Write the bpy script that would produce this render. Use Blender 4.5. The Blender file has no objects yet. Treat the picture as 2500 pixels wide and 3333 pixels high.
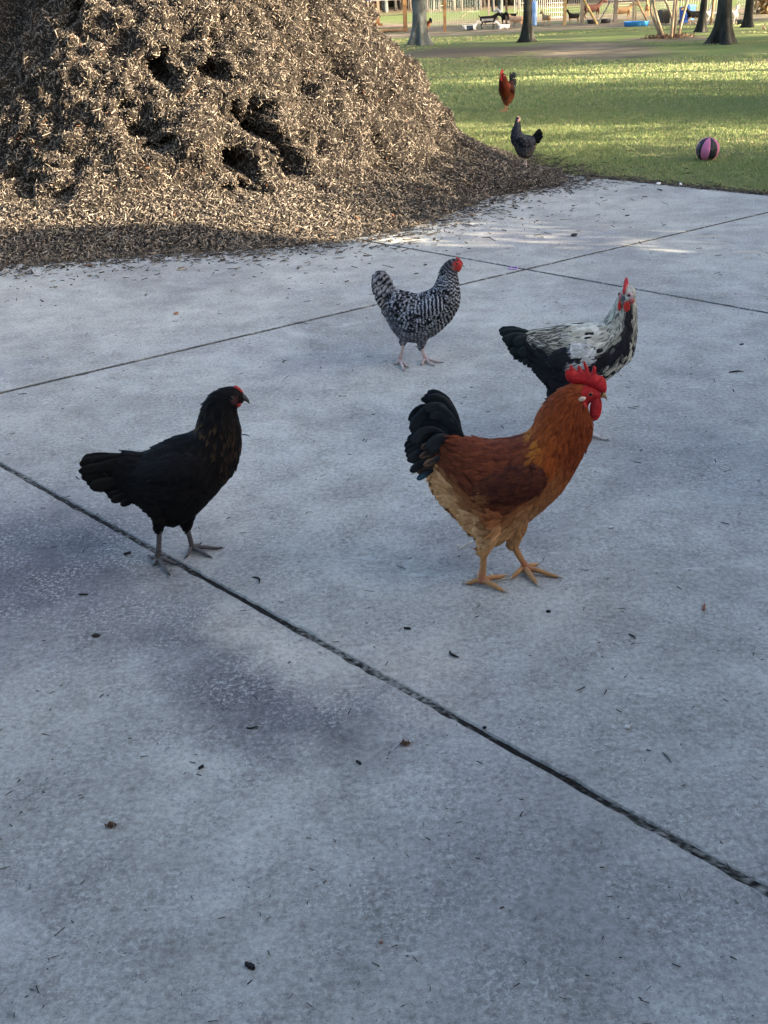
import bpy, bmesh, math, random
import numpy as np
from mathutils import Vector, Matrix, Euler
from mathutils.bvhtree import BVHTree
random.seed(7); RNG = np.random.default_rng(7)
S = bpy.context.scene; COL = S.collection
rad = math.radians

# ------------------------------------------------------------------ camera, sky, sun
CAM_H = 1.5; PITCH = math.atan(.488); ROLL = rad(2.5); FPX = 3500.0
cf = np.array([0, math.cos(PITCH), -math.sin(PITCH)])
r0 = np.array([1.0, 0, 0]); u0 = np.cross(r0, cf)
cr = r0*math.cos(ROLL) - u0*math.sin(ROLL); cu = r0*math.sin(ROLL) + u0*math.cos(ROLL)
cd = bpy.data.cameras.new('camera'); cam = bpy.data.objects.new('camera', cd); COL.objects.link(cam)
cam.matrix_world = Matrix(((cr[0], cu[0], -cf[0], 0), (cr[1], cu[1], -cf[1], 0), (cr[2], cu[2], -cf[2], CAM_H), (0, 0, 0, 1)))
cd.sensor_fit = 'VERTICAL'; cd.sensor_height = 36; cd.lens = 36*FPX/3333.0
cd.clip_start = .05; cd.clip_end = 600
S.camera = cam
SUN_EL = rad(15); SUN_AZ = rad(-19)           # direction towards the sun, angle from +x
sdir = Vector((math.cos(SUN_EL)*math.cos(SUN_AZ), math.cos(SUN_EL)*math.sin(SUN_AZ), math.sin(SUN_EL)))
W = bpy.data.worlds.new('World'); S.world = W; W.use_nodes = True
wn = W.node_tree; bg = wn.nodes['Background']
sky = wn.nodes.new('ShaderNodeTexSky'); sky.sky_type = 'NISHITA'; sky.sun_disc = False
sky.sun_elevation = SUN_EL; sky.sun_rotation = rad(90) - SUN_AZ
sky.air_density = .8; sky.dust_density = 3.0; sky.ozone_density = .6
wn.links.new(sky.outputs[0], bg.inputs[0]); bg.inputs[1].default_value = .098
sl = bpy.data.lights.new('sun', 'SUN'); sun = bpy.data.objects.new('sun', sl); COL.objects.link(sun)
sl.energy = 5.0; sl.angle = rad(.5); sl.color = (1, .84, .64)
sun.rotation_euler = sdir.to_track_quat('Z', 'Y').to_euler(); sun.location = (20, -10, 20)
S.view_settings.view_transform = 'Standard'; S.view_settings.look = 'None'
S.view_settings.exposure = 2.72; S.view_settings.gamma = 1.0; S.view_settings.use_curve_mapping = False
S.render.resolution_x = 768; S.render.resolution_y = 1024
S.cycles.max_bounces = 5; S.cycles.diffuse_bounces = 3

# ------------------------------------------------------------------ helpers
def ray(x, y):
    return cf + (x-1250)/FPX*cr - (y-1666.5)/FPX*cu
def gnd(x, y, z=0.0):
    d = ray(x, y); t = (z-CAM_H)/d[2]
    return Vector((d[0]*t, d[1]*t, z))
def at_y(x, y, Y):
    d = ray(x, y); t = Y/d[1]
    return Vector((d[0]*t, Y, CAM_H + d[2]*t))

def tag(o, label=None, cat=None, group=None, kind=None):
    if label: o['label'] = label
    if cat: o['category'] = cat
    if group: o['group'] = group
    if kind: o['kind'] = kind
    return o
def empty(name, loc, rz=0, **k):
    o = bpy.data.objects.new(name, None); COL.objects.link(o); o.location = loc
    o.rotation_euler = (0, 0, rz); o.empty_display_size = .1
    return tag(o, **k)
def link(name, me, mat, parent=None, loc=None, **k):
    o = bpy.data.objects.new(name, me); COL.objects.link(o)
    if mat and not me.materials: me.materials.append(mat)
    if parent: o.parent = parent
    if loc is not None: o.location = loc
    return tag(o, **k)
def np_mesh(name, V, F, col=None, smooth=True):
    """V (n,3), F list of arrays (m,k) with k=3/4, col (n,3)"""
    me = bpy.data.meshes.new(name)
    if not isinstance(F, (list, tuple)): F = [F]
    F = [np.asarray(f, dtype=np.int32) for f in F if len(f)]
    V = np.asarray(V, dtype=np.float32)
    me.vertices.add(len(V)); me.vertices.foreach_set('co', V.ravel())
    nl = sum(f.size for f in F); npol = sum(len(f) for f in F)
    me.loops.add(nl); me.polygons.add(npol)
    me.loops.foreach_set('vertex_index', np.concatenate([f.ravel() for f in F]))
    tot = np.concatenate([np.full(len(f), f.shape[1], dtype=np.int32) for f in F])
    st = np.concatenate([[0], np.cumsum(tot)[:-1]]).astype(np.int32)
    me.polygons.foreach_set('loop_start', st)
    try: me.polygons.foreach_set('loop_total', tot)
    except Exception: pass
    me.polygons.foreach_set('use_smooth', np.full(npol, smooth))
    me.update(calc_edges=True); me.validate()
    if col is not None: set_col(me, col)
    return me
def set_col(me, col):
    a = me.color_attributes.new('Col', 'FLOAT_COLOR', 'POINT')
    c = np.ones((len(me.vertices), 4), dtype=np.float32); c[:, :3] = col
    a.data.foreach_set('color', c.ravel())
def catmull(P, n):
    P = np.asarray(P, float); m = len(P)
    if m < 3:
        t = np.linspace(0, 1, n)[:, None]; return P[0]*(1-t) + P[-1]*t
    Q = np.vstack([2*P[0]-P[1], P, 2*P[-1]-P[-2]])
    u = np.linspace(0, m-1-1e-6, n); i = u.astype(int); t = (u-i)[:, None]
    a, b, c, d = Q[i], Q[i+1], Q[i+2], Q[i+3]
    return .5*((2*b) + (-a+c)*t + (2*a-5*b+4*c-d)*t*t + (-a+3*b-3*c+d)*t**3)
class MB:
    """collects simple solids into one mesh"""
    def __init__(s): s.v = []; s.f4 = []; s.f3 = []; s.c = []; s.n = 0
    def add(s, V, F4=(), F3=(), col=(1, 1, 1)):
        V = np.asarray(V, float); s.v.append(V)
        if len(F4): s.f4.append(np.asarray(F4) + s.n)
        if len(F3): s.f3.append(np.asarray(F3) + s.n)
        c = np.asarray(col, float)
        s.c.append(np.tile(c, (len(V), 1)) if c.ndim == 1 else c)
        s.n += len(V); return s
    def box(s, c, d, rz=0, col=(1, 1, 1), M=None):
        x, y, z = [q/2 for q in d]
        V = np.array([[i, j, k] for k in (-z, z) for j in (-y, y) for i in (-x, x)])
        if M is not None: V = V @ np.array(M.to_3x3()).T
        elif rz: cz, sz = math.cos(rz), math.sin(rz); V = V @ np.array([[cz, sz, 0], [-sz, cz, 0], [0, 0, 1]])
        F = [[0, 2, 3, 1], [4, 5, 7, 6], [0, 1, 5, 4], [2, 6, 7, 3], [0, 4, 6, 2], [1, 3, 7, 5]]
        return s.add(V + np.array(c), F, col=col)
    def tube(s, P, R, seg=8, n=None, col=(1, 1, 1), cap=True, flat=1.0):
        P = np.asarray(P, float); R = np.asarray(R, float)*np.ones(len(P))
        if n: R = np.maximum(catmull(R[:, None], n)[:, 0], 1e-4); P = catmull(P, n)
        T = np.gradient(P, axis=0); T /= np.linalg.norm(T, axis=1)[:, None]+1e-9
        a = np.array([0, 0, 1.0]) if abs(T[0][2]) < .8 else np.array([0, 1.0, 0])
        V = []
        for p, t, r in zip(P, T, R):
            x = np.cross(a, t); x /= np.linalg.norm(x)+1e-9; y = np.cross(t, x); a = y
            an = np.linspace(0, 2*math.pi, seg, endpoint=False)
            V.append(p + r*(np.outer(np.cos(an), x) + flat*np.outer(np.sin(an), y)))
        m = len(P); V = np.vstack(V); F = []
        for i in range(m-1):
            for j in range(seg):
                k = (j+1) % seg; F.append([i*seg+j, i*seg+k, (i+1)*seg+k, (i+1)*seg+j])
        F3 = []
        if cap:
            V = np.vstack([V, P[0], P[-1]]); A = m*seg
            for j in range(seg):
                k = (j+1) % seg; F3 += [[A, k, j], [A+1, (m-1)*seg+j, (m-1)*seg+k]]
        if np.ndim(col) == 2:
            cc = catmull(np.asarray(col, float), m).clip(0, 1) if len(col) != m else np.asarray(col)
            cc = np.repeat(cc, seg, axis=0)
            if cap: cc = np.vstack([cc, cc[0], cc[-1]])
            col = cc
        return s.add(V, F, F3, col)
    def ball(s, c, r, seg=14, rings=9, col=(1, 1, 1), M=None):
        r = np.ones(3)*r; th = np.linspace(0, math.pi, rings); V = []
        for t in th:
            for j in range(seg):
                a = 2*math.pi*j/seg; V.append([math.sin(t)*math.cos(a), math.sin(t)*math.sin(a), math.cos(t)])
        V = np.array(V)*r
        if M is not None: V = V @ np.array(M.to_3x3()).T
        F = [[i*seg+j, (i+1)*seg+j, (i+1)*seg+(j+1) % seg, i*seg+(j+1) % seg] for i in range(rings-1) for j in range(seg)]
        return s.add(V+np.array(c), F, col=col)
    def lathe(s, prof, seg=24, c=(0, 0, 0), col=(1, 1, 1)):
        V = [[r*math.cos(2*math.pi*j/seg), r*math.sin(2*math.pi*j/seg), z] for r, z in prof for j in range(seg)]
        F = [[i*seg+j, i*seg+(j+1) % seg, (i+1)*seg+(j+1) % seg, (i+1)*seg+j] for i in range(len(prof)-1) for j in range(seg)]
        return s.add(np.array(V)+np.array(c), F, col=col)
    def mesh(s, name, smooth=True):
        return np_mesh(name, np.vstack(s.v), [np.vstack(s.f4) if s.f4 else [], np.vstack(s.f3) if s.f3 else []], np.vstack(s.c), smooth)
    def build(s, name, mat, parent=None, loc=None, smooth=True, **k):
        return link(name, s.mesh(name, smooth), mat, parent, loc, **k)
def remesh(mb, voxel, smooth=4):
    me = mb.mesh('tmp'); o = bpy.data.objects.new('tmp', me); COL.objects.link(o)
    m = o.modifiers.new('r', 'REMESH'); m.mode = 'VOXEL'; m.voxel_size = voxel
    m2 = o.modifiers.new('s', 'SMOOTH'); m2.iterations = smooth; m2.factor = .5
    dg = bpy.context.evaluated_depsgraph_get(); dg.update()
    out = bpy.data.meshes.new_from_object(o.evaluated_get(dg))
    bpy.data.objects.remove(o); bpy.data.meshes.remove(me)
    out.polygons.foreach_set('use_smooth', np.ones(len(out.polygons), bool))
    for a in list(out.color_attributes): out.color_attributes.remove(a)
    return out
def verts(me):
    v = np.empty(len(me.vertices)*3, dtype=np.float32); me.vertices.foreach_get('co', v); return v.reshape(-1, 3).astype(float)
def tri_sample(me, n, wfun=None, rng=RNG):
    me.calc_loop_triangles(); t = np.empty(len(me.loop_triangles)*3, dtype=np.int32)
    me.loop_triangles.foreach_get('vertices', t); t = t.reshape(-1, 3); v = verts(me)
    a, b, c = v[t[:, 0]], v[t[:, 1]], v[t[:, 2]]
    nn = np.cross(b-a, c-a); ar = np.linalg.norm(nn, axis=1)/2; nn /= (2*ar[:, None]+1e-12)
    w = ar.copy()
    if wfun is not None: w = w*wfun((a+b+c)/3, nn)
    i = rng.choice(len(t), n, p=w/w.sum())
    r1 = np.sqrt(rng.random(n))[:, None]; r2 = rng.random(n)[:, None]
    return a[i]*(1-r1)+b[i]*r1*(1-r2)+c[i]*r1*r2, nn[i]
def fbm(P, scale, octaves=4, seed=0):
    """cheap value noise, vectorised, -1..1"""
    P = np.asarray(P, float)*scale + seed*17.31; out = np.zeros(len(P)); amp = 1; tot = 0
    def h(i):
        n = i[:, 0]*127.1 + i[:, 1]*311.7 + i[:, 2]*74.7
        return np.modf(np.abs(np.sin(n)*43758.5453))[0]
    for o in range(octaves):
        i = np.floor(P); f = P-i; f = f*f*(3-2*f); s = 0
        for dx in (0, 1):
            for dy in (0, 1):
                for dz in (0, 1):
                    w = (f[:, 0] if dx else 1-f[:, 0])*(f[:, 1] if dy else 1-f[:, 1])*(f[:, 2] if dz else 1-f[:, 2])
                    s = s + w*h(i+np.array([dx, dy, dz]))
        out += amp*(s*2-1); tot += amp; amp *= .5; P = P*2.03+3.1
    return out/tot

# ------------------------------------------------------------------ materials
class G:
    def __init__(s, name, rough=.7, spec=.3):
        s.m = bpy.data.materials.new(name); s.m.use_nodes = True; s.t = s.m.node_tree
        s.b = s.t.nodes['Principled BSDF']; s.b.inputs['Roughness'].default_value = rough
        s.b.inputs['Specular IOR Level'].default_value = spec
        s.tc = None
    def n(s, typ, **k):
        x = s.t.nodes.new('ShaderNode'+typ)
        for a, b in k.items(): setattr(x, a, b)
        return x
    def l(s, a, b): s.t.links.new(a, b)
    def co(s):
        if not s.tc: s.tc = s.n('TexCoord')
        return s.tc.outputs['Object']
    def noise(s, scale, detail=4, rough=.6, vec=None, dist=0):
        x = s.n('TexNoise'); x.inputs['Scale'].default_value = scale; x.inputs['Detail'].default_value = detail
        x.inputs['Roughness'].default_value = rough; x.inputs['Distortion'].default_value = dist
        s.l(vec or s.co(), x.inputs['Vector']); return x.outputs['Fac']
    def ramp(s, fac, stops):
        x = s.n('ValToRGB'); e = x.color_ramp.elements
        while len(e) < len(stops): e.new(.5)
        for q, (p, c) in zip(e, stops):
            q.position = p; q.color = (*c, 1) if np.ndim(c) else (c, c, c, 1)
        s.l(fac, x.inputs[0]); return x.outputs['Color']
    def mix(s, fac, a, b, mode='MIX'):
        x = s.n('Mix', data_type='RGBA', blend_type=mode)
        for sock, v in ((x.inputs[0], fac), (x.inputs[6], a), (x.inputs[7], b)):
            if hasattr(v, 'is_linked'): s.l(v, sock)
            elif np.ndim(v): sock.default_value = (*v, 1)
            else: sock.default_value = v if sock == x.inputs[0] else (v, v, v, 1)
        return x.outputs[2]
    def math(s, op, a, b=0.0):
        x = s.n('Math', operation=op)
        for sock, v in ((x.inputs[0], a), (x.inputs[1], b)):
            if hasattr(v, 'is_linked'): s.l(v, sock)
            else: sock.default_value = v
        return x.outputs[0]
    def bump(s, h, dist=.01, strength=1):
        x = s.n('Bump'); x.inputs['Distance'].default_value = dist; x.inputs['Strength'].default_value = strength
        s.l(h, x.inputs['Height']); s.l(x.outputs[0], s.b.inputs['Normal'])
    def base(s, c):
        if hasattr(c, 'is_linked'): s.l(c, s.b.inputs['Base Color'])
        else: s.b.inputs['Base Color'].default_value = (*c, 1)
        return s.m
    def attr(s):
        x = s.n('Attribute', attribute_name='Col'); return x.outputs['Color']
def m_attr(name, rough=.7, spec=.3, nscale=20, amt=.35, bump=0, sheen=0):
    g = G(name, rough, spec)
    k = g.ramp(g.noise(nscale, 5), [(.25, 1-amt), (.75, 1+amt)])
    c = g.mix(1.0, g.attr(), k, 'MULTIPLY')
    if bump: g.bump(g.noise(nscale*2, 5), bump)
    if sheen: g.b.inputs['Sheen Weight'].default_value = sheen
    return g.base(c)
M = {}
M['feather'] = m_attr('feather', .7, .12, 60, .3)
M['gloss_feather'] = m_attr('tail_feather', .55, .12, 60, .25)
M['skin'] = m_attr('comb_skin', .5, .35, 160, .25, .002)
M['shank'] = m_attr('shank_skin', .5, .35, 220, .3, .002)
M['chip'] = m_attr('wood_chip', .85, .15, 40, .4)
M['grass'] = m_attr('grass_blade', .6, .25, 8, .2)
M['fur'] = m_attr('goat_fur', .85, .15, 12, .2)
M['paint'] = m_attr('paint', .5, .4, 6, .08)
M['plastic'] = m_attr('plastic', .4, .4, 5, .08)
M['wood'] = m_attr('weathered_wood', .8, .2, 9, .3, .004)
M['eye'] = m_attr('eye', .14, .35, 50, .01)
M['rubber'] = m_attr('ball_rubber', .62, .35, 90, .08, .0015)
def bark(name, c1, c2, s=6):
    g = G(name, .9, .12)
    mp = g.n('Mapping'); mp.inputs['Scale'].default_value = (1, 1, .35); g.l(g.co(), mp.inputs[0])
    a = g.noise(s, 8, .7, mp.outputs[0], .4); b = g.noise(2.2, 4)
    c = g.mix(g.ramp(a, [(.35, 0.), (.65, 1.)]), c1, c2)
    c = g.mix(g.ramp(b, [(.5, 0.), (.7, .45)]), c, tuple(x*1.5 for x in c2))
    g.bump(a, .05, .9); return g.base(c)
M['bark_grey'] = bark('grey_bark', (.04, .043, .041), (.13, .14, .13))
M['bark_dark'] = bark('dark_bark', (.012, .012, .010), (.05, .049, .042))
def sstep(e0, e1, x):
    t = np.clip((x-e0)/(e1-e0), 0, 1); return t*t*(3-2*t)
# ------------------------------------------------------------------ ground
LZ = -.02
e1 = np.array([.687, -.727]); e1 /= np.linalg.norm(e1)
e2 = np.array([.813, .582]); e2 /= np.linalg.norm(e2)
X0 = np.array([.88, 6.19]); nrm = np.array([-e1[1], e1[0]])      # normal of the e1 joints, pointing away
def off(x, y): return (x-X0[0])*nrm[0] + (y-X0[1])*nrm[1]
EDGE = 2.86                                                      # far edge of the pavement (offset along nrm)

g = G('lawn_ground', .95, .1)
sep = g.n('SeparateXYZ'); g.l(g.co(), sep.inputs[0]); yy = sep.outputs[1]; xx = sep.outputs[0]
fine = g.noise(55, 6, .75); mid = g.noise(1.1, 5, .6); big = g.noise(.35, 4, .6)
mp = g.n('Mapping'); mp.inputs['Scale'].default_value = (.35, 1, 1); g.l(g.co(), mp.inputs[0])
streak = g.noise(.55, 5, .65, mp.outputs[0])
grass = g.mix(g.ramp(fine, [(.3, 0.), (.7, 1.)]), (.055, .085, .025), (.18, .235, .075))
grass = g.mix(g.ramp(mid, [(.45, 0.), (.75, .75)]), grass, (.2, .19, .075))
dirt = g.mix(g.ramp(fine, [(.3, 0.), (.7, 1.)]), (.06, .045, .03), (.19, .145, .10))
sand = g.mix(g.ramp(g.noise(.8, 5), [(.35, 0.), (.65, 1.)]), (.10, .08, .055), (.27, .21, .15))
def band(lo0, lo1, hi0, hi1):
    a = g.n('MapRange'); g.l(yy, a.inputs[0]); a.inputs[1].default_value = lo0; a.inputs[2].default_value = lo1
    b = g.n('MapRange'); g.l(yy, b.inputs[0]); b.inputs[1].default_value = hi0; b.inputs[2].default_value = hi1
    b.inputs[3].default_value = 1; b.inputs[4].default_value = 0
    return g.math('MULTIPLY', a.outputs[0], b.outputs[0])
d1 = g.math('MULTIPLY', band(17, 25, 33, 37), g.ramp(streak, [(.5, 0.), (.62, 1.)]))
c = g.mix(d1, grass, dirt)
d2 = g.math('MULTIPLY', band(37.5, 39.5, 52, 60), g.ramp(streak, [(.36, 0.), (.5, 1.)]))
def patchy(x0, y0, sx, sy, col, c):
    a = g.math('POWER', g.math('DIVIDE', g.math('SUBTRACT', xx, x0), sx), 2.0); b = g.math('POWER', g.math('DIVIDE', g.math('SUBTRACT', yy, y0), sy), 2.0)
    m = g.math('ADD', g.math('ADD', a, b), g.math('MULTIPLY', g.math('SUBTRACT', mid, .5), 2.2)); return g.mix(g.ramp(m, [(.35, .9), (.95, 0.)]), c, col)
c = patchy(5.3, 27.5, 1.9, 4.5, sand, c); c = patchy(2.6, 28.5, 2.2, 3.0, dirt, c); c = patchy(8.0, 30.5, 1.3, 1.8, sand, c)
c = g.mix(d2, c, sand)
d3 = g.math('MULTIPLY', band(70, 76, 400, 500), 1.0)
c = g.mix(d3, c, (.16, .12, .07))
g.bump(fine, .03, .6)
M['lawn'] = g.base(c)
xs = np.concatenate([np.linspace(-250, -30, 8), np.linspace(-25, 40, 60), np.linspace(50, 260, 8)])
ys = np.concatenate([np.linspace(-60, 0, 5), np.linspace(3, 60, 70), np.linspace(66, 300, 12)])
gx, gy = np.meshgrid(xs, ys); P = np.stack([gx.ravel(), gy.ravel(), np.zeros(gx.size)], 1)
P[:, 2] = LZ + .03*fbm(P*[1, 1, 0], .35, 2, 3)*sstep(12, 20, P[:, 1])
nx = len(xs); q = np.arange((len(ys)-1)*nx).reshape(-1, nx)[:, :-1].ravel()
link('lawn', np_mesh('lawn', P, np.stack([q, q+1, q+nx+1, q+nx], 1)), M['lawn'], kind='structure', label='green lawn with worn dirt patches behind the pavement')

# pavement slabs
g = G('broomed_concrete', .88, .22)
sep = g.n('SeparateXYZ'); g.l(g.co(), sep.inputs[0])
spk = g.noise(230, 3, .7); fine = g.noise(60, 6, .75); mid = g.noise(6, 6, .7); big = g.noise(1.1, 4, .55, None, .5); blot = g.noise(2.6, 6, .75, None, .8)
c = g.mix(g.ramp(big, [(.35, 0.), (.65, 1.)]), (.265, .262, .242), (.40, .392, .350))
c = g.mix(g.ramp(g.noise(.8, 3, .5), [(.5, 0.), (.75, .5)]), c, (.225, .215, .245))
c = g.mix(g.ramp(blot, [(.53, 0.), (.68, .45)]), c, (.47, .475, .45))
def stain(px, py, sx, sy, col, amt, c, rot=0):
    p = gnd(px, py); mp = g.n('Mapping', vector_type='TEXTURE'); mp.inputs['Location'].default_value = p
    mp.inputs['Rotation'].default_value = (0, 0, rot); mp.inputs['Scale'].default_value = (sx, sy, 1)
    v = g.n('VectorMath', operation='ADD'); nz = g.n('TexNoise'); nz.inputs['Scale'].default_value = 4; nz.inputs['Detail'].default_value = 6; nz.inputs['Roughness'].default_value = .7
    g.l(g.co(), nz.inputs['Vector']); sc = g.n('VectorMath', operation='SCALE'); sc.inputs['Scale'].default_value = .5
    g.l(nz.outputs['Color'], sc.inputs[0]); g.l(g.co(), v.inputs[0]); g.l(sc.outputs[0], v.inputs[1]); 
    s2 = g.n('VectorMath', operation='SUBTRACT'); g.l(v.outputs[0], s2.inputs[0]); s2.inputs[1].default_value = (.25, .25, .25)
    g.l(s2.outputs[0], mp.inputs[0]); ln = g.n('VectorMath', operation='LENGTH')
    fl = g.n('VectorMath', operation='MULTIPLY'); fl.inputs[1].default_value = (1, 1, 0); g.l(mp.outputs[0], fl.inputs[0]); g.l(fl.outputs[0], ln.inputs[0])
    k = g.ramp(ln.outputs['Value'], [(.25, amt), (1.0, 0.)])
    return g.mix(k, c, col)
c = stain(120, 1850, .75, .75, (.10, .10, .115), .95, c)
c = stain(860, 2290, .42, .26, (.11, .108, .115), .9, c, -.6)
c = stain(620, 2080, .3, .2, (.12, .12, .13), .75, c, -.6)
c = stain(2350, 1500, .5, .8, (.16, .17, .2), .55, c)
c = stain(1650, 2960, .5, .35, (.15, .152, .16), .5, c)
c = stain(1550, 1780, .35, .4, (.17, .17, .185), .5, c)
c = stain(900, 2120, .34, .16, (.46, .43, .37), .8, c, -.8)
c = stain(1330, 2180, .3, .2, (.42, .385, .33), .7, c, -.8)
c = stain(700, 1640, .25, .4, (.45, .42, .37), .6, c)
k = g.ramp(g.math('ADD', g.math('MULTIPLY', fine, .6), g.math('MULTIPLY', mid, .4)), [(.38, .58), (.5, 1.), (.62, 1.38)])
c = g.mix(1.0, c, k, 'MULTIPLY')
fleck = g.math('MULTIPLY', g.ramp(g.noise(85, 5, .85), [(.50, 0.), (.60, .75)]), g.ramp(g.noise(4.5, 5, .7), [(.38, .15), (.6, 1.)]))
c = g.mix(fleck, c, (.54, .54, .51))
pit = g.math('MULTIPLY', g.ramp(g.noise(110, 4, .8), [(.36, .8), (.46, 0.)]), g.ramp(g.noise(5.3, 5, .7), [(.4, .2), (.6, 1.)]))
c = g.mix(pit, c, (.12, .12, .125))
c = g.mix(g.ramp(spk, [(.70, 0.), (.76, .6)]), c, (.62, .62, .6))
c = g.mix(g.ramp(spk, [(.22, .7), (.30, 0.)]), c, (.07, .07, .075))
# thin scaled-off light scrapes
mp = g.n('Mapping'); mp.inputs['Rotation'].default_value = (0, 0, .78); mp.inputs['Scale'].default_value = (1, 4.5, 1); g.l(g.co(), mp.inputs[0])
c = g.mix(g.ramp(g.noise(3.2, 7, .72, mp.outputs[0], .3), [(.64, 0.), (.69, .6)]), c, (.52, .52, .48))
def near_line(nv, p0, w):
    d = g.n('VectorMath', operation='DOT_PRODUCT'); g.l(g.co(), d.inputs[0]); d.inputs[1].default_value = (nv[0], nv[1], 0)
    a = g.math('ABSOLUTE', g.math('SUBTRACT', d.outputs['Value'], float(np.dot(nv, p0)))); a = g.math('ADD', a, g.math('MULTIPLY', g.math('SUBTRACT', fine, .5), .014))
    m = g.n('MapRange'); g.l(a, m.inputs[0]); m.inputs[1].default_value = w; m.inputs[2].default_value = w+.006; m.inputs[3].default_value = .6; m.inputs[4].default_value = 0; return m.outputs[0]
for nv, p0, wd, am in ((nrm, X0, .009, .85), (nrm, X0-3.45*e2, .006, .35), ((-e2[1], e2[0]), X0, .010, .9)):
    c = g.mix(g.math('MULTIPLY', near_line(nv, p0, wd), am/.6), c, (.04, .04, .038))
g.bump(g.math('ADD', g.math('MULTIPLY', fine, .7), g.math('MULTIPLY', spk, .5)), .004, .8)
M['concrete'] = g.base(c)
g = G('joint_dirt', .95, .1); M['joint'] = g.base(g.mix(g.ramp(g.noise(120, 5), [(.45, 0.), (.7, 1.)]), (.010, .010, .009), (.10, .10, .09)))
pav = empty('pavement', (0, 0, 0), kind='structure', label='grey concrete slab pavement with dark dirt filled joints')
L1, L2 = 4.6, 3.56
GAP = .0066
def slab(a0, a1, b0, b1):
    C4 = [X0+a*e1+b*e2 for a, b in ((a0+GAP, b0+GAP), (a1-GAP, b0+GAP), (a1-GAP, b1-GAP), (a0+GAP, b1-GAP))]
    ctr = sum(C4)/4; top = []; outer = []
    for i in range(4):
        p, q2 = C4[i], C4[(i+1) % 4]; n = max(2, int(np.linalg.norm(q2-p)/.035))
        t = (q2-p)/np.linalg.norm(q2-p); inn = np.array([-t[1], t[0]])
        if np.dot(ctr-p, inn) < 0: inn = -inn
        for k in range(n):
            w = p+(q2-p)*k/n; j = abs(RNG.normal(0, .0022)) + (.0055*RNG.random() if RNG.random() < .12 else 0)
            if k == 0:
                d = (ctr-p)/np.linalg.norm(ctr-p); outer.append(w); top.append(w+d*.009)
            else: outer.append(w+inn*j); top.append(w+inn*(j+.003+.002*RNG.random()))
    n = len(top); V = [[*w, 0] for w in top] + [[*w, -.005] for w in outer] + [[*w, -.09] for w in outer]
    bm = bmesh.new(); vs = [bm.verts.new(v) for v in V]
    bm.faces.new(vs[:n])
    for r in (0, n):
        for k in range(n): bm.faces.new((vs[r+k], vs[r+n+k], vs[r+n+(k+1) % n], vs[r+(k+1) % n]))
    bmesh.ops.recalc_face_normals(bm, faces=bm.faces)
    me = bpy.data.meshes.new('slab'); bm.to_mesh(me); bm.free(); return me
EB = EDGE/abs(np.dot(e2, nrm))
bb = [-3*L2, -2*L2, -3.45, 0, EB]
aa = [-2*L1, -L1, 0, L1, 2*L1]
for j in range(len(bb)-1):
    for i in range(len(aa)-1):
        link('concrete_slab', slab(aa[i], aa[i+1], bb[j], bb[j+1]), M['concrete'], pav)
jv = []; jf = []; jc = []; jn = 0
def jstrip(p, q2, zoff):
    """packed grit in a joint: a lumpy ribbon a few millimetres below the slab tops"""
    global jn
    d = q2-p; ln = np.linalg.norm(d); d = d/ln; s_ = np.array([-d[1], d[0]]); n = int(ln/.008); k = 5
    t = np.linspace(0, ln, n)[:, None]; w = np.linspace(-.0105, .0105, k)[None, :]
    V = np.stack([p[0]+d[0]*t+s_[0]*w, p[1]+d[1]*t+s_[1]*w, 0*t+0*w], -1).reshape(-1, 3)
    big_ = fbm(V, 4, 2, 3); V[:, 2] = zoff-.0045+.003*fbm(V, 160, 2, 8)+.0035*big_
    jv.append(V); jf.append((np.arange((n-1)*k).reshape(-1, k)[:, :-1].ravel())[:, None]+np.array([[0, 1, k+1, k]])+jn)
    g_ = np.clip(1.6*fbm(V, 190, 2, 5)-.1+1.1*big_, 0, 1)[:, None]; jc.append(np.array([.014, .0135, .012])*(1-g_)+np.array([.22, .22, .20])*g_); jn += len(V)
for b in bb[1:-1]: jstrip(X0-1.2*L1*e1+b*e2, X0+1.2*L1*e1+b*e2, 0)
jstrip(X0-1.1*L2*e2, X0+EB*e2, -.0009)
link('joint_filler', np_mesh('joint', np.vstack(jv), np.vstack(jf), np.vstack(jc)), M['chip'], pav)

# ------------------------------------------------------------------ generic chips
def chips(P, Nn, L, Wd, T, col, tilt=.35, rng=RNG, cross=True):
    """six-vertex wood slivers: P points, Nn normals; returns V, F3, F4, C"""
    n = len(P); rv = rng.normal(size=(n, 3)); D = np.cross(Nn, rv); D /= np.linalg.norm(D, axis=1)[:, None]
    D = D + Nn*(np.abs(rng.normal(0, tilt, n))*rng.choice([1, 1, -1], n))[:, None]; D /= np.linalg.norm(D, axis=1)[:, None]
    Sd = np.cross(D, Nn); Sd /= np.linalg.norm(Sd, axis=1)[:, None]+1e-9; U = np.cross(Sd, D)
    roll = rng.normal(0, .5, n)[:, None]; Sd, U = Sd*np.cos(roll)+U*np.sin(roll), U*np.cos(roll)-Sd*np.sin(roll)
    L = L[:, None]/2; Wd = Wd[:, None]/2; T = T[:, None]
    P = P + U*T*.4; e = rng.uniform(.35, 1, (n, 1)); bend = U*L*rng.normal(0, .12, (n, 1))
    V = np.stack([P-D*L-Sd*Wd*e, P-D*L+Sd*Wd*e, P-D*L*.8+U*T*.6, P+D*L-Sd*Wd*.6+bend, P+D*L*.85+Sd*Wd*.9+bend, P+D*L*.8+U*T*.8+bend], 1).reshape(-1, 3)
    b = np.arange(n)[:, None]*6
    F3 = (b[:, None, :] + np.array([[0, 2, 1], [3, 4, 5]])).reshape(-1, 3)
    F4 = (b[:, None, :] + np.array([[0, 3, 5, 2], [1, 2, 5, 4], [0, 1, 4, 3]])).reshape(-1, 4)
    return V, F3, F4, np.repeat(col, 6, axis=0)
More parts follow.
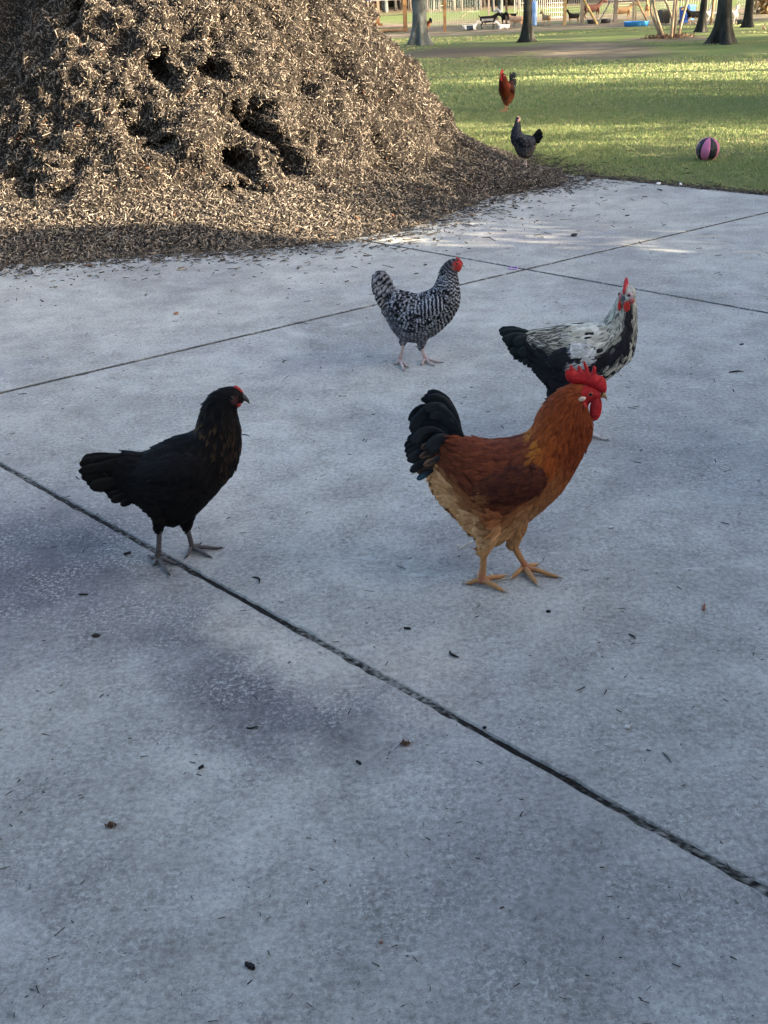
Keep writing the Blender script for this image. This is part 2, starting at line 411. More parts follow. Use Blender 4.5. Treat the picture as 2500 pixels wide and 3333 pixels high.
def chip_col(n, rng=RNG, k=1.0):
    base = np.array([.030, .0255, .0215]); pale = np.array([.42, .35, .265]); red = np.array([.16, .075, .04])
    t = rng.beta(.9, 2.2, n)[:, None]; c = base*(1-t)*rng.uniform(.6, 1.3, (n, 1))+pale*t
    m = (rng.random(n) < .008)[:, None]; return np.where(m, red, c)*k

# ------------------------------------------------------------------ mulch pile
PC = np.array([-2.15, 10.2])
def ang_interp(th, tab):
    a, v = np.array(tab).T; return np.interp(np.degrees(th), a, v)
FOOT = [(-180, 5.6), (-150, 5.2), (-122, 4.3), (-106, 3.5), (-95, 3.3), (-76, 3.28), (-61, 3.55), (-48, 3.62), (-36, 3.5), (-27, 3.5), (-18, 3.95), (-10, 3.9), (0, 3.6), (60, 3.6), (120, 4.2), (180, 5.6)]
STEEP = [(-180, 2.0), (-140, 1.95), (-125, 2.05), (-110, 2.22), (-98, 2.38), (-86, 2.5), (-70, 2.58), (-45, 2.76), (-20, 3.03), (0, 3.09), (60, 2.8), (180, 2.0)]
def pile_h(x, y):
    dx, dy = x-PC[0], y-PC[1]; rho = np.hypot(dx, dy)+1e-6; th = np.arctan2(dy, dx)
    Rf = ang_interp(th, FOOT); Rs = ang_interp(th, STEEP)
    k = .16
    sl_ = ang_interp(th, [(-180, 1.1), (-100, 1.02), (-75, 1.05), (-30, 1.3), (0, 1.36), (60, 1.3), (180, 1.1)])
    h = .12+(Rs-rho)*sl_
    h = np.where(h > 2.3, 2.3+(h-2.3)*.45, h)
    sk = .22*np.clip(1-(rho-Rs)/(Rf-Rs), 0, 1)**1.4
    sk = np.where(rho < Rs, .22, sk); kk = .09; h2 = np.where(rho < Rs+.5, kk*np.log(np.exp(np.clip(h, -3, 4)/kk)+np.exp(sk/kk))-kk*.1, sk)
    h2 = np.minimum(h2, np.maximum(h, 0)+sk)
    r2_ = np.hypot(x+4.2, (y-11.3)*.9); hb_ = .2+(2.75-r2_)*1.25; hb_ = np.where(hb_ > 1.9, 1.9+(hb_-1.9)*.4, hb_); h2 = np.maximum(h2, np.where(r2_ < 2.75, hb_, 0))
    return np.where(rho > Rf, -.03, h2)
nth, nr = 620, 230
th = np.linspace(-math.pi, math.pi, nth, endpoint=False)
fr = np.concatenate([np.linspace(0, 1, nr-1)**.8, [1.02]])
TH, FR = np.meshgrid(th, fr); RF = ang_interp(TH.ravel(), FOOT)
rho = FR.ravel()*RF; V = np.stack([PC[0]+rho*np.cos(TH.ravel()), PC[1]+rho*np.sin(TH.ravel()), np.zeros(rho.size)], 1)
V[:, 2] = pile_h(V[:, 0], V[:, 1])
out = np.stack([np.cos(TH.ravel()), np.sin(TH.ravel()), np.full(rho.size, .62)], 1); out /= np.linalg.norm(out, axis=1)[:, None]
amp = sstep(.12, .5, V[:, 2])
n1 = fbm(V, 1.3, 3, 1); n2 = fbm(V*[1, 1, .8], 3.6, 3, 5); n3 = fbm(V, 9, 3, 9)
gouge = np.clip(.12-np.abs(fbm(V*[1, 1, .45], 2.6, 3, 12)), 0, 1)
dsp = amp*(.10*n1+.11*n2) + (.012+.075*amp)*n3 + amp*.06*fbm(V, 17, 2, 7) - amp*1.1*np.clip(fbm(V*[1, 1, .6], 3.0, 3, 21)-.22, 0, .2)
V0 = V.copy(); V = V + out*dsp[:, None]
# gouges and little caves that birds have scratched into the face
def hit(px, py):
    d = ray(px, py); d = d/np.linalg.norm(d); t = np.arange(5, 14, .01)
    Q = np.array([0, 0, CAM_H])+d*t[:, None]; i = np.argmax(Q[:, 2] < pile_h(Q[:, 0], Q[:, 1])); return Q[i]
CAVES = [(870, 440, .22, .26, .52), (935, 520, .18, .2, .42), (790, 560, .13, .2, .36), (840, 600, .12, .1, .3), (975, 570, .12, .12, .25), (540, 270, .12, .28, .38), (555, 320, .1, .12, .28),
         (715, 265, .14, .24, .36), (700, 180, .1, .14, .2), (545, 482, .2, .06, .36), (1215, 430, .08, .12, .26), (1245, 480, .07, .12, .22), (1275, 525, .06, .06, .16),
         (885, 200, .07, .06, .12), (760, 640, .1, .07, .18)]
for px, py, sx, sz, dep in CAVES:
    h = hit(px, py); d = V0-h
    a = math.atan2(h[1]-PC[1], h[0]-PC[0]); tx = -math.sin(a)*d[:, 0]+math.cos(a)*d[:, 1]
    rr = np.sqrt((tx/sx)**2+(d[:, 2]/sz)**2)*1.18 + 1.05*fbm(V0, 7, 4, 33)+.25*fbm(V0, 25, 2, 3)
    near = (d[:, 0]*math.cos(a)+d[:, 1]*math.sin(a)) > -.6
    w = np.where(near, 1-sstep(.5, .95, rr), 0)
    inw = np.array([-math.cos(a), -math.sin(a), .12])
    V = V + inw*(dep*w)[:, None]
q = (np.arange((nr-1))[:, None]*nth + np.arange(nth)[None]).ravel(); q2 = (np.arange((nr-1))[:, None]*nth + (np.arange(nth)[None]+1) % nth).ravel()
pm = np_mesh('mulch_pile', V, np.stack([q+nth, q2+nth, q2, q], 1))
g = G('mulch', .95, .1); g.bump(g.noise(70, 6, .7), .03, 1)
M['mulch'] = g.base(g.mix(g.ramp(g.noise(60, 6, .7), [(.35, 0.), (.65, 1.)]), (.010, .009, .008), (.05, .04, .03)))  # near-black under the chips: shade of the gaps painted into the base
pile = link('mulch_pile', pm, M['mulch'])
tag(pile, 'huge heap of shredded brown wood mulch beside the lawn, hollows scratched in its face', 'mulch pile')
def face_w(c, n):
    vis = (n[:, 1] < .35) | (n[:, 0] > .1); inside = (c[:, 0] > -4.6) & (c[:, 2] < 2.3)
    front = 1/(np.hypot(c[:, 0], c[:, 1])/8)**2
    return np.where(vis & inside, front, .02)
NCH = 200000
P, N = tri_sample(pm, NCH, face_w); P = P+N*RNG.uniform(0, .014, (NCH, 1))
Lc = RNG.gamma(2.4, .0088, NCH).clip(.006, .10); Wc = RNG.uniform(.0025, .0095, NCH); Tc = RNG.uniform(.002, .005, NCH)
low = P[:, 2] < .2; Lc = np.where(low, Lc*1.15, Lc); Wc = np.where(low, Wc*1.3, Wc)
a = chips(P, N, Lc, Wc, Tc, chip_col(NCH), .58)
link('wood_chips', np_mesh('chips', a[0], [a[2], a[1]], a[3], False), M['chip'], pile, kind='stuff')
# chips that spilled on the concrete and along the lawn edge
P = []
while len(P) < 5200:
    t = rad(RNG.uniform(-125, 8)); r = float(ang_interp(np.array([t]), FOOT)[0])*(.985+abs(RNG.normal(0, .05))*(1 if RNG.random() < .8 else 2.6))
    P.append((PC[0]+r*math.cos(t), PC[1]+r*math.sin(t), .004))
while len(P) < 8200:
    t = RNG.uniform(0, 1)**1.3; s = -1.7+3.2*RNG.random()
    o = abs(RNG.normal(.05, .09))-.04; p = X0+nrm*(EDGE+o)+e1*s; P.append((p[0], p[1], .003 if o < .01 else -.008))
P = np.array(P); n = len(P); N = np.tile([0, 0, 1.0], (n, 1))
a = chips(P, N, RNG.gamma(4, .009, n).clip(.01, .1), RNG.uniform(.004, .014, n), RNG.uniform(.002, .006, n), chip_col(n, k=.5), .1)
link('spilled_chips', np_mesh('spill', a[0], [a[2], a[1]], a[3], False), M['chip'], pile, kind='stuff')

# ------------------------------------------------------------------ grass blades
def blades(n, ymin, ymax, hgt, wid, seed):
    rng = np.random.default_rng(seed); m = int(n*2.2)
    y = ymin*(ymax/ymin)**rng.random(m); x = rng.uniform(-.02, .40, m)*y*1.06
    x = np.where(rng.random(m) < .0, x, x)
    z = LZ + .03*fbm(np.stack([x, y, 0*x], 1), .35, 2, 3)*sstep(12, 20, y)
    rho = np.hypot(x-PC[0], y-PC[1]); t = np.arctan2(y-PC[1], x-PC[0])
    ok = (off(x, y) > EDGE+.05+.16*rng.random(m)**2) & (rho > ang_interp(t, FOOT)-.05)
    nz = fbm(np.stack([x*.5, y, 0*x], 1), .9, 3, 8); dens = .75+.6*nz
    ok &= rng.random(m) < dens
    pn = fbm(np.stack([x, y*.6, 0*x], 1), 1.1, 3, 17)*.9
    for x0_, y0_, sx_, sy_ in ((5.3, 27.5, 1.9, 4.5), (2.6, 28.5, 2.2, 3.0)): ok &= ((x-x0_)/sx_)**2+((y-y0_)/sy_)**2+pn > .75
    ok &= ~((y > 17.5) & (fbm(np.stack([x*.35, y, 0*x], 1), .55, 3, 2) > .10+.35*np.clip((22-y)/5, 0, 1)-.2*((y > 26) & (y < 33))) & (y < 36))
    x, y, z, nz = x[ok][:n], y[ok][:n], z[ok][:n], nz[ok][:n]; n = len(x)
    sc = (y/10)**.35; H = hgt*rng.uniform(.5, 1.3, n)*sc; Wd = wid*rng.uniform(.6, 1.4, n)*sc**2
    a = rng.uniform(0, 2*math.pi, n); ca, sa = np.cos(a), np.sin(a)
    lean = rng.normal(0, .7, n)*H; la = rng.uniform(0, 2*math.pi, n)
    B = np.stack([x, y, z-.004], 1); s = np.stack([ca, sa, 0*a], 1)*Wd[:, None]/2
    mid_ = B+np.stack([np.cos(la)*lean*.35, np.sin(la)*lean*.35, H*.6], 1); tip = B+np.stack([np.cos(la)*lean, np.sin(la)*lean, H], 1)
    V = np.stack([B-s, B+s, mid_+s*.7, mid_-s*.7, tip], 1).reshape(-1, 3); b = np.arange(n)[:, None]*5
    F4 = b+np.array([[0, 1, 2, 3]]); F3 = b+np.array([[3, 2, 4]])
    g1 = np.array([.16, .22, .068]); g2 = np.array([.29, .345, .125]); dry = np.array([.40, .35, .19])
    t = rng.random((n, 1)); c = g1*(1-t)+g2*t
    dfun = np.clip(.16+.006*(y-9)+.5*np.clip(nz*-1.2, 0, 1)+.25*np.clip(fbm(np.stack([x, y, 0*x], 1), .5, 2, 40), 0, 1), 0, .8)
    edge = np.exp(-np.clip(off(x, y)-EDGE, 0, 9)/.25)*.6
    c = np.where((rng.random(n) < dfun+edge)[:, None], dry*rng.uniform(.6, 1.1, (n, 1)), c)
    return V, F3, F4, np.repeat(c, 5, axis=0)
a = blades(160000, 7.6, 15, .024, .0045, 3)
link('grass', np_mesh('grass', a[0], [a[2], a[1]], a[3]), M['grass'], kind='stuff', label='short grass blades of the near lawn around the ball and the small hen')
a = blades(120000, 15, 37, .026, .0065, 4)
link('grass', np_mesh('grass', a[0], [a[2], a[1]], a[3]), M['grass'], kind='stuff', label='short green and straw coloured grass blades of the lawn')
# ------------------------------------------------------------------ birds
def feathers(P, N, D, L, Wd, cfun, rows=4, lift=.12, curl=.25, sink=.004, rng=RNG):
    n = len(P); D = D - N*np.sum(D*N, 1)[:, None]; D /= np.linalg.norm(D, axis=1)[:, None]+1e-9
    j = rng.normal(0, .16, n)[:, None]; Sd = np.cross(D, N); D = D*np.cos(j)+Sd*np.sin(j); Sd = np.cross(D, N)
    t = np.linspace(0, 1, rows)[None, :, None, None]; c = np.array([-1, 0, 1.])[None, None, :, None]
    prof = np.interp(np.linspace(0, 1, rows), [0, .25, .6, .85, 1], [.45, .85, 1, .75, .22])[None, :, None, None]
    L_ = L[:, None, None, None]; W_ = Wd[:, None, None, None]
    lf = (lift*rng.uniform(.4, 1.6, n))[:, None, None, None]
    V = P[:, None, None] + D[:, None, None]*L_*(t-.15) + Sd[:, None, None]*W_*.5*prof*c \
        + N[:, None, None]*(L_*(lf*t-curl*lf*t*t*2) - np.abs(c)*W_*.14 - sink + L_*.0)
    tt = np.broadcast_to(t[..., 0], (n, rows, 3)); cc = np.broadcast_to(c[..., 0], (n, rows, 3))
    C = cfun(tt, cc); C = np.broadcast_to(C, (n, rows, 3, 3))
    b = np.arange(n)[:, None]*rows*3
    F = np.concatenate([b+np.array([[r*3+k, r*3+k+1, r*3+k+4, r*3+k+3]]) for r in range(rows-1) for k in (0, 1)])
    return V.reshape(-1, 3), F, C.reshape(-1, 3)

class Bird:
    def __init__(s, spec):
        s.sp = spec; s.G0 = gnd(*spec['ground'], spec.get('gz', 0)); s.yaw = rad(spec.get('yaw', 0))
        s.h = np.array([math.cos(s.yaw), math.sin(s.yaw), 0]); s.ln = np.array([-math.sin(s.yaw), math.cos(s.yaw), 0])
        s.cs = -1 if s.ln[1] > 0 else 1                 # lateral side that faces the photographer
        z = spec['zoom']; s.Z = lambda p: (z[0]+p[0]/z[2], z[1]+p[1]/z[2])
    def loc(s, p, lat=0.0):
        """zoomed-photo point -> local (x, lateral, z) on the bird's own upright plane"""
        d = ray(*s.Z(p)); g0 = np.array(s.G0); o = np.array([0, 0, CAM_H])
        t = ((g0-o)@s.ln+lat)/(d@s.ln); q = o+d*t-g0
        return np.array([q@s.h, lat, q[2]])
    def flo(s, p, z=.0):
        q = np.array(gnd(*s.Z(p), z+s.sp.get('gz', 0)))-np.array(s.G0); return np.array([q@s.h, q@s.ln, z])
    def build(s):
        sp = s.sp
        root = s.root = empty(sp['name'], s.G0, s.yaw, label=sp['label'], cat=sp['cat'])
        T = np.array([s.loc(p)[[0, 2]] for p, _ in sp['st']]); B = np.array([s.loc(p)[[0, 2]] for _, p in sp['st']])
        n = 90; T = catmull(T, n); B = catmull(B, n); w = catmull(np.array(sp['w'])[:, None]*sp.get('ws', 1), n)[:, 0]
        c = (T+B)/2; ax = T-B; a = np.linalg.norm(ax, axis=1)/2; ax = ax/(2*a[:, None])
        a = np.sqrt(np.maximum(a**2-(w*.5*ax[:, 1])**2, (a*.6)**2))
        s.c, s.ax, s.a, s.wd = c, ax, a, w
        s.arc = np.concatenate([[0], np.cumsum(np.linalg.norm(np.diff(c, axis=0), axis=1))])
        mb = MB(); seg = 28; an = np.linspace(0, 2*math.pi, seg, endpoint=False)
        V = []
        for i in range(n):
            cx = np.cos(an); sy = np.sin(an)
            e = 1-.12*(cx < 0)*np.abs(cx)         # slightly narrower keel
            xz = c[i]+ax[i]*(a[i]*cx)[:, None]; V.append(np.stack([xz[:, 0], w[i]*sy*e, xz[:, 1]], 1))
        V = np.vstack(V); F = [[i*seg+j, i*seg+(j+1) % seg, (i+1)*seg+(j+1) % seg, (i+1)*seg+j] for i in range(n-1) for j in range(seg)]
        F3 = []; V = np.vstack([V, [[c[0][0], 0, c[0][1]], [c[-1][0], 0, c[-1][1]]]]); A = n*seg
        for j in range(seg): F3 += [[A, (j+1) % seg, j], [A+1, (n-1)*seg+j, (n-1)*seg+(j+1) % seg]]
        mb.add(V, F, F3)
        s.legs = []
        for lg in sp['legs']:
            foot = s.flo(lg['foot'], .0); lat = foot[1]*.9 + lg.get('dl', 0); hock = s.loc(lg['hock'], lat)
            s.legs.append((foot, hock, lg)); hip = hock+np.array([lg.get('hx', .01), -lat*.25, lg.get('hh', .1)])
            r = lg.get('r', .036)
            mb.tube([hip, (hip*.5+hock*.5)+[.004, 0, 0], hock+[0, 0, -.004]], [r, r*.72, r*.3], 14, 9)
        for (p, lat, rr) in sp.get('blobs', []): mb.ball(s.loc(p, lat), rr)
        me = remesh(mb, sp.get('voxel', .0045), 5)
        v = verts(me); u, q = s.us(v)
        col = sp['body_col'](s, v, u, q)
        set_col(me, col)
        s.bm = me
        link('body', me, M['feather'], root)
        s.bvh = BVHTree.FromPolygons([Vector(x) for x in v], [tuple(p.vertices) for p in me.polygons])
        s.plume(); s.wing(); s.tail(); s.leg(); s.head()
        return root
    def us(s, v):
        """nearest station (0..1) and height in the section (-1..1)"""
        p = v[:, [0, 2]]; best = np.full(len(p), 1e9); bi = np.zeros(len(p), int); bs = np.zeros(len(p))
        for i in range(len(s.c)):
            d = p-s.c[i]; k = np.clip(d@s.ax[i], -s.a[i], s.a[i]); r = np.linalg.norm(d-k[:, None]*s.ax[i], axis=1)
            m = r < best; best[m] = r[m]; bi[m] = i; bs[m] = k[m]/s.a[i]
        n = len(s.c); i0 = np.clip(bi-1, 0, n-1); i1 = np.clip(bi+1, 0, n-1)
        sa = (bs*s.a[bi])[:, None]; q0 = s.c[i0]+s.ax[i0]*(bs*s.a[i0])[:, None]; q1 = s.c[i1]+s.ax[i1]*(bs*s.a[i1])[:, None]; t = q1-q0; ln = np.linalg.norm(t, axis=1)+1e-9
        fr_ = np.clip(np.einsum('ij,ij->i', p-(s.c[bi]+s.ax[bi]*sa), t)/ln/ln*(i1-i0), -.5, .5)
        return np.clip((bi+fr_)/(n-1), 0, 1), bs
    def dirs(s, u, q):
        i = np.clip((u*(len(s.c)-1)).astype(int), 1, len(s.c)-1)
        a = s.c[i]+s.ax[i]*(s.a[i]*q)[:, None]; b = s.c[i-1]+s.ax[i-1]*(s.a[i-1]*q)[:, None]
        d = b-a; d /= np.linalg.norm(d, axis=1)[:, None]+1e-9; D = np.stack([d[:, 0], 0*u, d[:, 1]], 1)
        # belly feathers hang down and back
        k = (sstep(-.2, -.9, q)*sstep(.7, .45, u))[:, None]; return D*(1-k*.7)+np.array([-.35, 0, -1])*k*.7
    def infaces(s, P):
        m = np.zeros(len(P), bool)
        for (p, r, *_) in s.sp.get('face', []):
            c = s.loc(p); m |= np.hypot(P[:, 0]-c[0], P[:, 2]-c[2]) < s.len(r)
        return m
    def len(s, zpx):
        z = s.sp['zoom']; d = (np.array(s.G0)-[0, 0, CAM_H])@cf; return zpx/z[2]*d/FPX
    def plume(s):
        sp = s.sp; k = sp.get('k', 1.0)
        UL = np.array([[0, .05, .016], [.12, .05, .018], [.3, .042, .018], [.45, .036, .017], [.6, .036, .012], [.75, .03, .0085], [.86, .018, .006], [.93, .009, .005], [1, .006, .004]])
        def wf(c, n_):
            u, _ = s.us(c); L = np.interp(u, UL[:, 0], UL[:, 1]); Wd = np.interp(u, UL[:, 0], UL[:, 2]); return 1/(L*Wd)
        P, N = tri_sample(s.bm, sp['nf'], wf); keep = ~s.infaces(P) & (P[:, 2] > sp.get('zmin', .0)); P, N = P[keep], N[keep]
        u, q = s.us(P); L = np.interp(u, UL[:, 0], UL[:, 1])*k*RNG.uniform(.75, 1.2, len(u)); Wd = np.interp(u, UL[:, 0], UL[:, 2])*k*RNG.uniform(.8, 1.2, len(u))
        D = s.dirs(u, q); rr = RNG.random(len(u))
        low = sstep(-.35, -.85, q)*sstep(.62, .4, u); L = L*(1-.5*low); N = N/np.linalg.norm(N, axis=1)[:, None]; P = P+N*.0015
        V, F, C = feathers(P, N, D, L, Wd, lambda t, c: sp['col'](s, P, u, q, rr, t, c, L), rows=sp.get('rows', 4), lift=.16, curl=.35, sink=-.0005)
        link('plumage', np_mesh('plumage', V, F, C), M['feather'], s.root, kind='stuff')
        # fine down that breaks the outline of the belly and thighs
        P, N = tri_sample(s.bm, int(sp['nf']*.9), lambda c, n_: (lambda uq: np.where((uq[1] < -.35) & (uq[0] < .62), 1, .05))(s.us(c)))
        keep = ~s.infaces(P); P, N = P[keep], N[keep]; u2, q2 = s.us(P); D = s.dirs(u2, q2)+N*.35; n = len(P)
        r2 = RNG.random(n); Lf = RNG.uniform(.008, .018, n)*k
        V, F, C = feathers(P, N, D, Lf, np.full(n, .0022)*k, lambda t, c: sp['col'](s, P, u2, q2, r2, t, c, Lf)*(1.1), rows=3, lift=.35, curl=.3, sink=.0)
        link('down', np_mesh('down', V, F, C), M['feather'], s.root, kind='stuff')
    def wing(s):
        W_ = s.sp.get('wing')
        if not W_: return
        A, Bp, hw = s.loc(W_['a']), s.loc(W_['b']), s.len(W_['hw']); ns, nt = 26, 13; s.wL = np.linalg.norm(A-Bp)
        d = (Bp-A)[[0, 2]]; Ln = np.linalg.norm(d); d /= Ln; pr = np.array([-d[1], d[0]]); pr = pr if pr[1] > 0 else -pr
        for side in (1, -1):
            V = []
            for i in range(ns):
                t = i/(ns-1); wv = hw*np.interp(t, [0, .12, .35, .65, .9, 1], [.45, .8, 1, .8, .35, .08])
                for j in range(nt):
                    k = -1+2*j/(nt-1); p = A[[0, 2]]+d*(Ln*t)+pr*(wv*k - hw*.18*math.sin(t*math.pi)*0)
                    hitp = s.bvh.ray_cast(Vector((p[0], side*.5, p[1])), Vector((0, -side, 0)))
                    y = abs(hitp[0].y) if hitp[0] else None
                    V.append([p[0], y, p[1], (1-k*k)**.5*(math.sin(math.pi*min(1, t*1.0+.06))**.5 if t < .94 else .25)])
            ys = [v[1] for v in V if v[1] is not None]; mn = min(ys)
            G_ = np.array([[v[0], (v[1] if v[1] is not None else mn*.8), v[2], v[3]] for v in V])
            Y = G_[:, 1].reshape(ns, nt)
            for _ in range(2): Y[1:-1] = (Y[:-2]+Y[1:-1]+Y[2:])/3
            y = Y.ravel()-.004+.016*G_[:, 3]; V = np.stack([G_[:, 0], side*y, G_[:, 2]], 1)
            F = [[i*nt+j, i*nt+j+1, (i+1)*nt+j+1, (i+1)*nt+j] for i in range(ns-1) for j in range(nt-1)]
            me0 = np_mesh('w0', V, np.array(F)); P, N = tri_sample(me0, W_.get('n', 520)); N = N*np.sign(N[:, 1]*side)[:, None]
            # three rows of long flight feathers behind, rounded coverts in front
            tpar = ((P[:, [0, 2]]-A[[0, 2]])@d)/Ln; kpar = ((P[:, [0, 2]]-A[[0, 2]])@pr)/hw
            L = np.interp(tpar, [0, .3, .6, 1], [.022, .03, .05, .05]); Wd = np.interp(tpar, [0, .4, .8, 1], [.014, .017, .013, .010])
            L = np.where(tpar > .82, L*.6, L)
            D = np.tile([d[0], 0, d[1]], (len(P), 1))+np.outer(-kpar*.12, [pr[0], 0, pr[1]]); rr = RNG.random(len(P))
            o = np.argsort(-tpar); P, N, L, Wd, D, tp, kp = P[o], N[o], L[o], Wd[o], D[o], tpar[o], kpar[o]
            P = P+N*.002
            Vf, Ff, Cf = feathers(P, N, D, L, Wd, lambda t, c: s.sp['wcol'](s, P, tp, kp, rr, t, c, L), rows=s.sp.get('rows', 4), lift=.05, sink=.002)
            base = np.broadcast_to(s.sp['wcol'](s, V, np.full(len(V), .5), np.zeros(len(V)), np.full(len(V), .5), np.full((len(V), 1, 1), .5), np.zeros((len(V), 1, 1)), np.full(len(V), .03)), (len(V), 1, 1, 3)).reshape(-1, 3)
            link('wing', np_mesh('wing', np.vstack([V, Vf]), np.vstack([np.array(F), Ff+len(V)]), np.vstack([base*.7, Cf])), M['feather'], s.root)
            bpy.data.meshes.remove(me0)
    def tail(s):
        TL = []
        src = s.sp['tail']
        for a, b in zip(src, src[1:]+[None]):
            TL.append(a)
            if b and len(a[0]) == len(b[0]) and math.dist(a[0][-1], b[0][-1]) < 170 and (a[2] == b[2] or len(s.sp['tail']) == 10):
                TL.append(([((p[0]+q[0])/2, (p[1]+q[1])/2) for p, q in zip(a[0], b[0])], (a[1]+b[1])/2, a[2]))
        for fi, (pl, wpx, colr) in enumerate(TL):
            cols = s.sp['tcol']; wm = s.len(wpx)
            for side in ((1, -1) if fi % 2 == 0 else (1 if fi % 4 == 1 else -1,)):
                n = 14; P = np.array([s.loc(p) for p in pl]); P = catmull(P, n); tt = np.linspace(0, 1, n)
                P[:, 1] = side*(.004+s.sp.get('tspread', .02)*tt*(.4+.6*((fi*7) % 5)/4))
                Tg = np.gradient(P, axis=0); Tg /= np.linalg.norm(Tg, axis=1)[:, None]
                lean = s.sp.get('tlean', .3); Nn = np.tile([0, side, 0], (n, 1))*1.0+np.cross(Tg, [0, 1, 0])*lean*side*0
                Sd = np.cross(Tg, Nn); Sd /= np.linalg.norm(Sd, axis=1)[:, None]
                up = np.where(Sd[:, 2:3] < 0, -1, 1); Sd = Sd*up
                pf = np.interp(tt, [0, .2, .6, .85, .95, 1], [.35, .6, 1, .95, .7, .25])*wm/2
                cr_ = np.array([-1, -.5, 0, .5, 1]); V = (P[:, None]+Sd[:, None]*(pf[:, None]*cr_)[..., None]+np.array([0, side, 0])*(-.10*(pf[:, None]*np.abs(cr_)**2))[..., None])
                V = V.reshape(-1, 3); F = np.array([[i*5+j, i*5+j+1, (i+1)*5+j+1, (i+1)*5+j] for i in range(n-1) for j in range(4)])
                V += RNG.normal(0, .0004, V.shape)
                C = cols(colr, tt[:, None]*np.ones(5), cr_[None]*np.ones((n, 1)), P).reshape(-1, 3)
                me = np_mesh('tail_feather', V, F, C)
                o = link('tail_feather', me, M['gloss_feather'], s.root); sm = o.modifiers.new('t', 'SOLIDIFY'); sm.thickness = .0008
    def leg(s):
        sp = s.sp; c1, c2, cl = sp['legcol']; sc = sp.get('legr', 1.0)
        for foot, hock, lg in s.legs:
            fz = foot+np.array([0, 0, .014*sc]); mb = MB()
            kn = hock*.5+fz*.5+[.003*s.cs*0, 0, 0]
            top = hock+(hock-fz)*.25
            mb.tube([top, hock, kn, fz+[-.001, 0, .012], fz], np.array([.0085, .0082, .0066, .0078, .0085])*sc, 10, 12, col=[c1, c1, c1, c2, c2])
            mb.ball(fz-[0, 0, .002], np.array([.011, .0095, .0095])*sc, 10, 7, col=c2)
            sc_n = 7
            for k in range(sc_n):           # scutes down the front of the shank
                q = fz+(hock-fz)*(.15+.8*k/sc_n); mb.ball(q+[.004*sc, 0, 0], np.array([.0056, .0062, .0062])*sc, 8, 5, col=c1)
            L = mb.build('leg', M['skin'] if False else M['shank'], s.root)
            for k, tp in enumerate(lg['toes']+[lg['hind']]):
                tip = s.flo(tp, .004*sc); d = tip-fz; d[2] = 0; ln = np.linalg.norm(d)
                if k == len(lg['toes']) and ln > .045*sc: tip = fz+d*(.04*sc/ln); tip[2] = .006
                base = fz+[0, 0, -.002]; m1 = base*.62+tip*.38; m1[2] = .0115*sc; m2 = base*.25+tip*.75; m2[2] = .0065*sc
                P = [base, m1, m2, tip]; t = MB()
                t.tube(P, np.array([.0078, .0062, .0052, .0036])*sc, 9, 11, col=[c2, c1, c1, c1])
                for kk in (.3, .55, .78): 
                    q = base*(1-kk)+tip*kk; q[2] = np.interp(kk, [0, .38, .75, 1], [base[2], .0115*sc, .0065*sc, .004*sc])-.0004
                    t.ball(q, .0066*sc*(1.1-kk*.45), 8, 6, col=c1)
                dd = d/(ln+1e-9); t.tube([tip-dd*.002, tip+dd*.007*sc+[0, 0, .001], tip+dd*.014*sc+[0, 0, -.002]], np.array([.0034, .0024, .0006])*sc, 7, 6, col=cl)
                t.build('toe', M['shank'], L)
    def poly(s, name, pts, thick, col, org=None, fx=None, fz=None, lat=0.0, parent=None, rim=.0016):
        """a flat fleshy part with rounded rim"""
        if org is None: pp = [np.array(s.loc(p, lat)) for p in pts]; side = np.array([0, 1.0, 0])
        else: pp = [org+fx*a+fz*b for a, b in pts]; side = np.cross(fz, fx)
        bm = bmesh.new(); n = len(pp)
        A = [bm.verts.new(p+side*thick/2) for p in pp]; B = [bm.verts.new(p-side*thick/2) for p in pp]
        bm.faces.new(A); bm.faces.new(B[::-1])
        for i in range(n): bm.faces.new((A[i], B[i], B[(i+1) % n], A[(i+1) % n]))
        rimE = [e for e in bm.edges if not (e.verts[0] in A) == (e.verts[1] in B) or True]
        rimE = [e for e in bm.edges if (e.verts[0] in A) == (e.verts[1] in A)]
        bmesh.ops.recalc_face_normals(bm, faces=bm.faces)
        bmesh.ops.bevel(bm, geom=rimE, offset=rim, segments=2, affect='EDGES', clamp_overlap=True)
        bmesh.ops.triangulate(bm, faces=bm.faces)
        bmesh.ops.subdivide_edges(bm, edges=bm.edges, cuts=1)
        me = bpy.data.meshes.new(name); bm.to_mesh(me); bm.free()
        v = verts(me); nz = fbm(v, 220, 2, 4); 
        v2 = v+side*(nz*.0012)[:, None]; me.vertices.foreach_set('co', v2.astype(np.float32).ravel())
        set_col(me, np.array(col)*(1+.25*nz[:, None])); me.polygons.foreach_set('use_smooth', np.ones(len(me.polygons), bool))
        return link(name, me, M['skin'], parent or s.root)
    def surf(s, p, side):
        q = s.loc(p); h = s.bvh.ray_cast(Vector((q[0], side*.4, q[2])), Vector((0, -side, 0)))
        return np.array(h[0]) if h[0] else q+np.array([0, side*.012, 0])
    def eye(s, pos, nrm_, r, iris=(.35, .1, .02), ring=None):
        nrm_ = np.array(nrm_, float); nrm_ /= np.linalg.norm(nrm_)
        rot = Vector(nrm_).to_track_quat('Z', 'Y').to_matrix(); mb = MB(); n = 16
        V = []; C = []
        for i in range(9):
            t = i/8*math.pi*.6
            for j in range(n):
                a = 2*math.pi*j/n; V.append([r*math.sin(t)*math.cos(a), r*math.sin(t)*math.sin(a), r*math.cos(t)*.8]); C.append((.004, .004, .004) if t < .75 else iris)
        V = np.array(V)@np.array(rot).T+pos-nrm_*r*.35
        mb.add(V, [[i*n+j, i*n+(j+1) % n, (i+1)*n+(j+1) % n, (i+1)*n+j] for i in range(8) for j in range(n)], col=np.array(C))
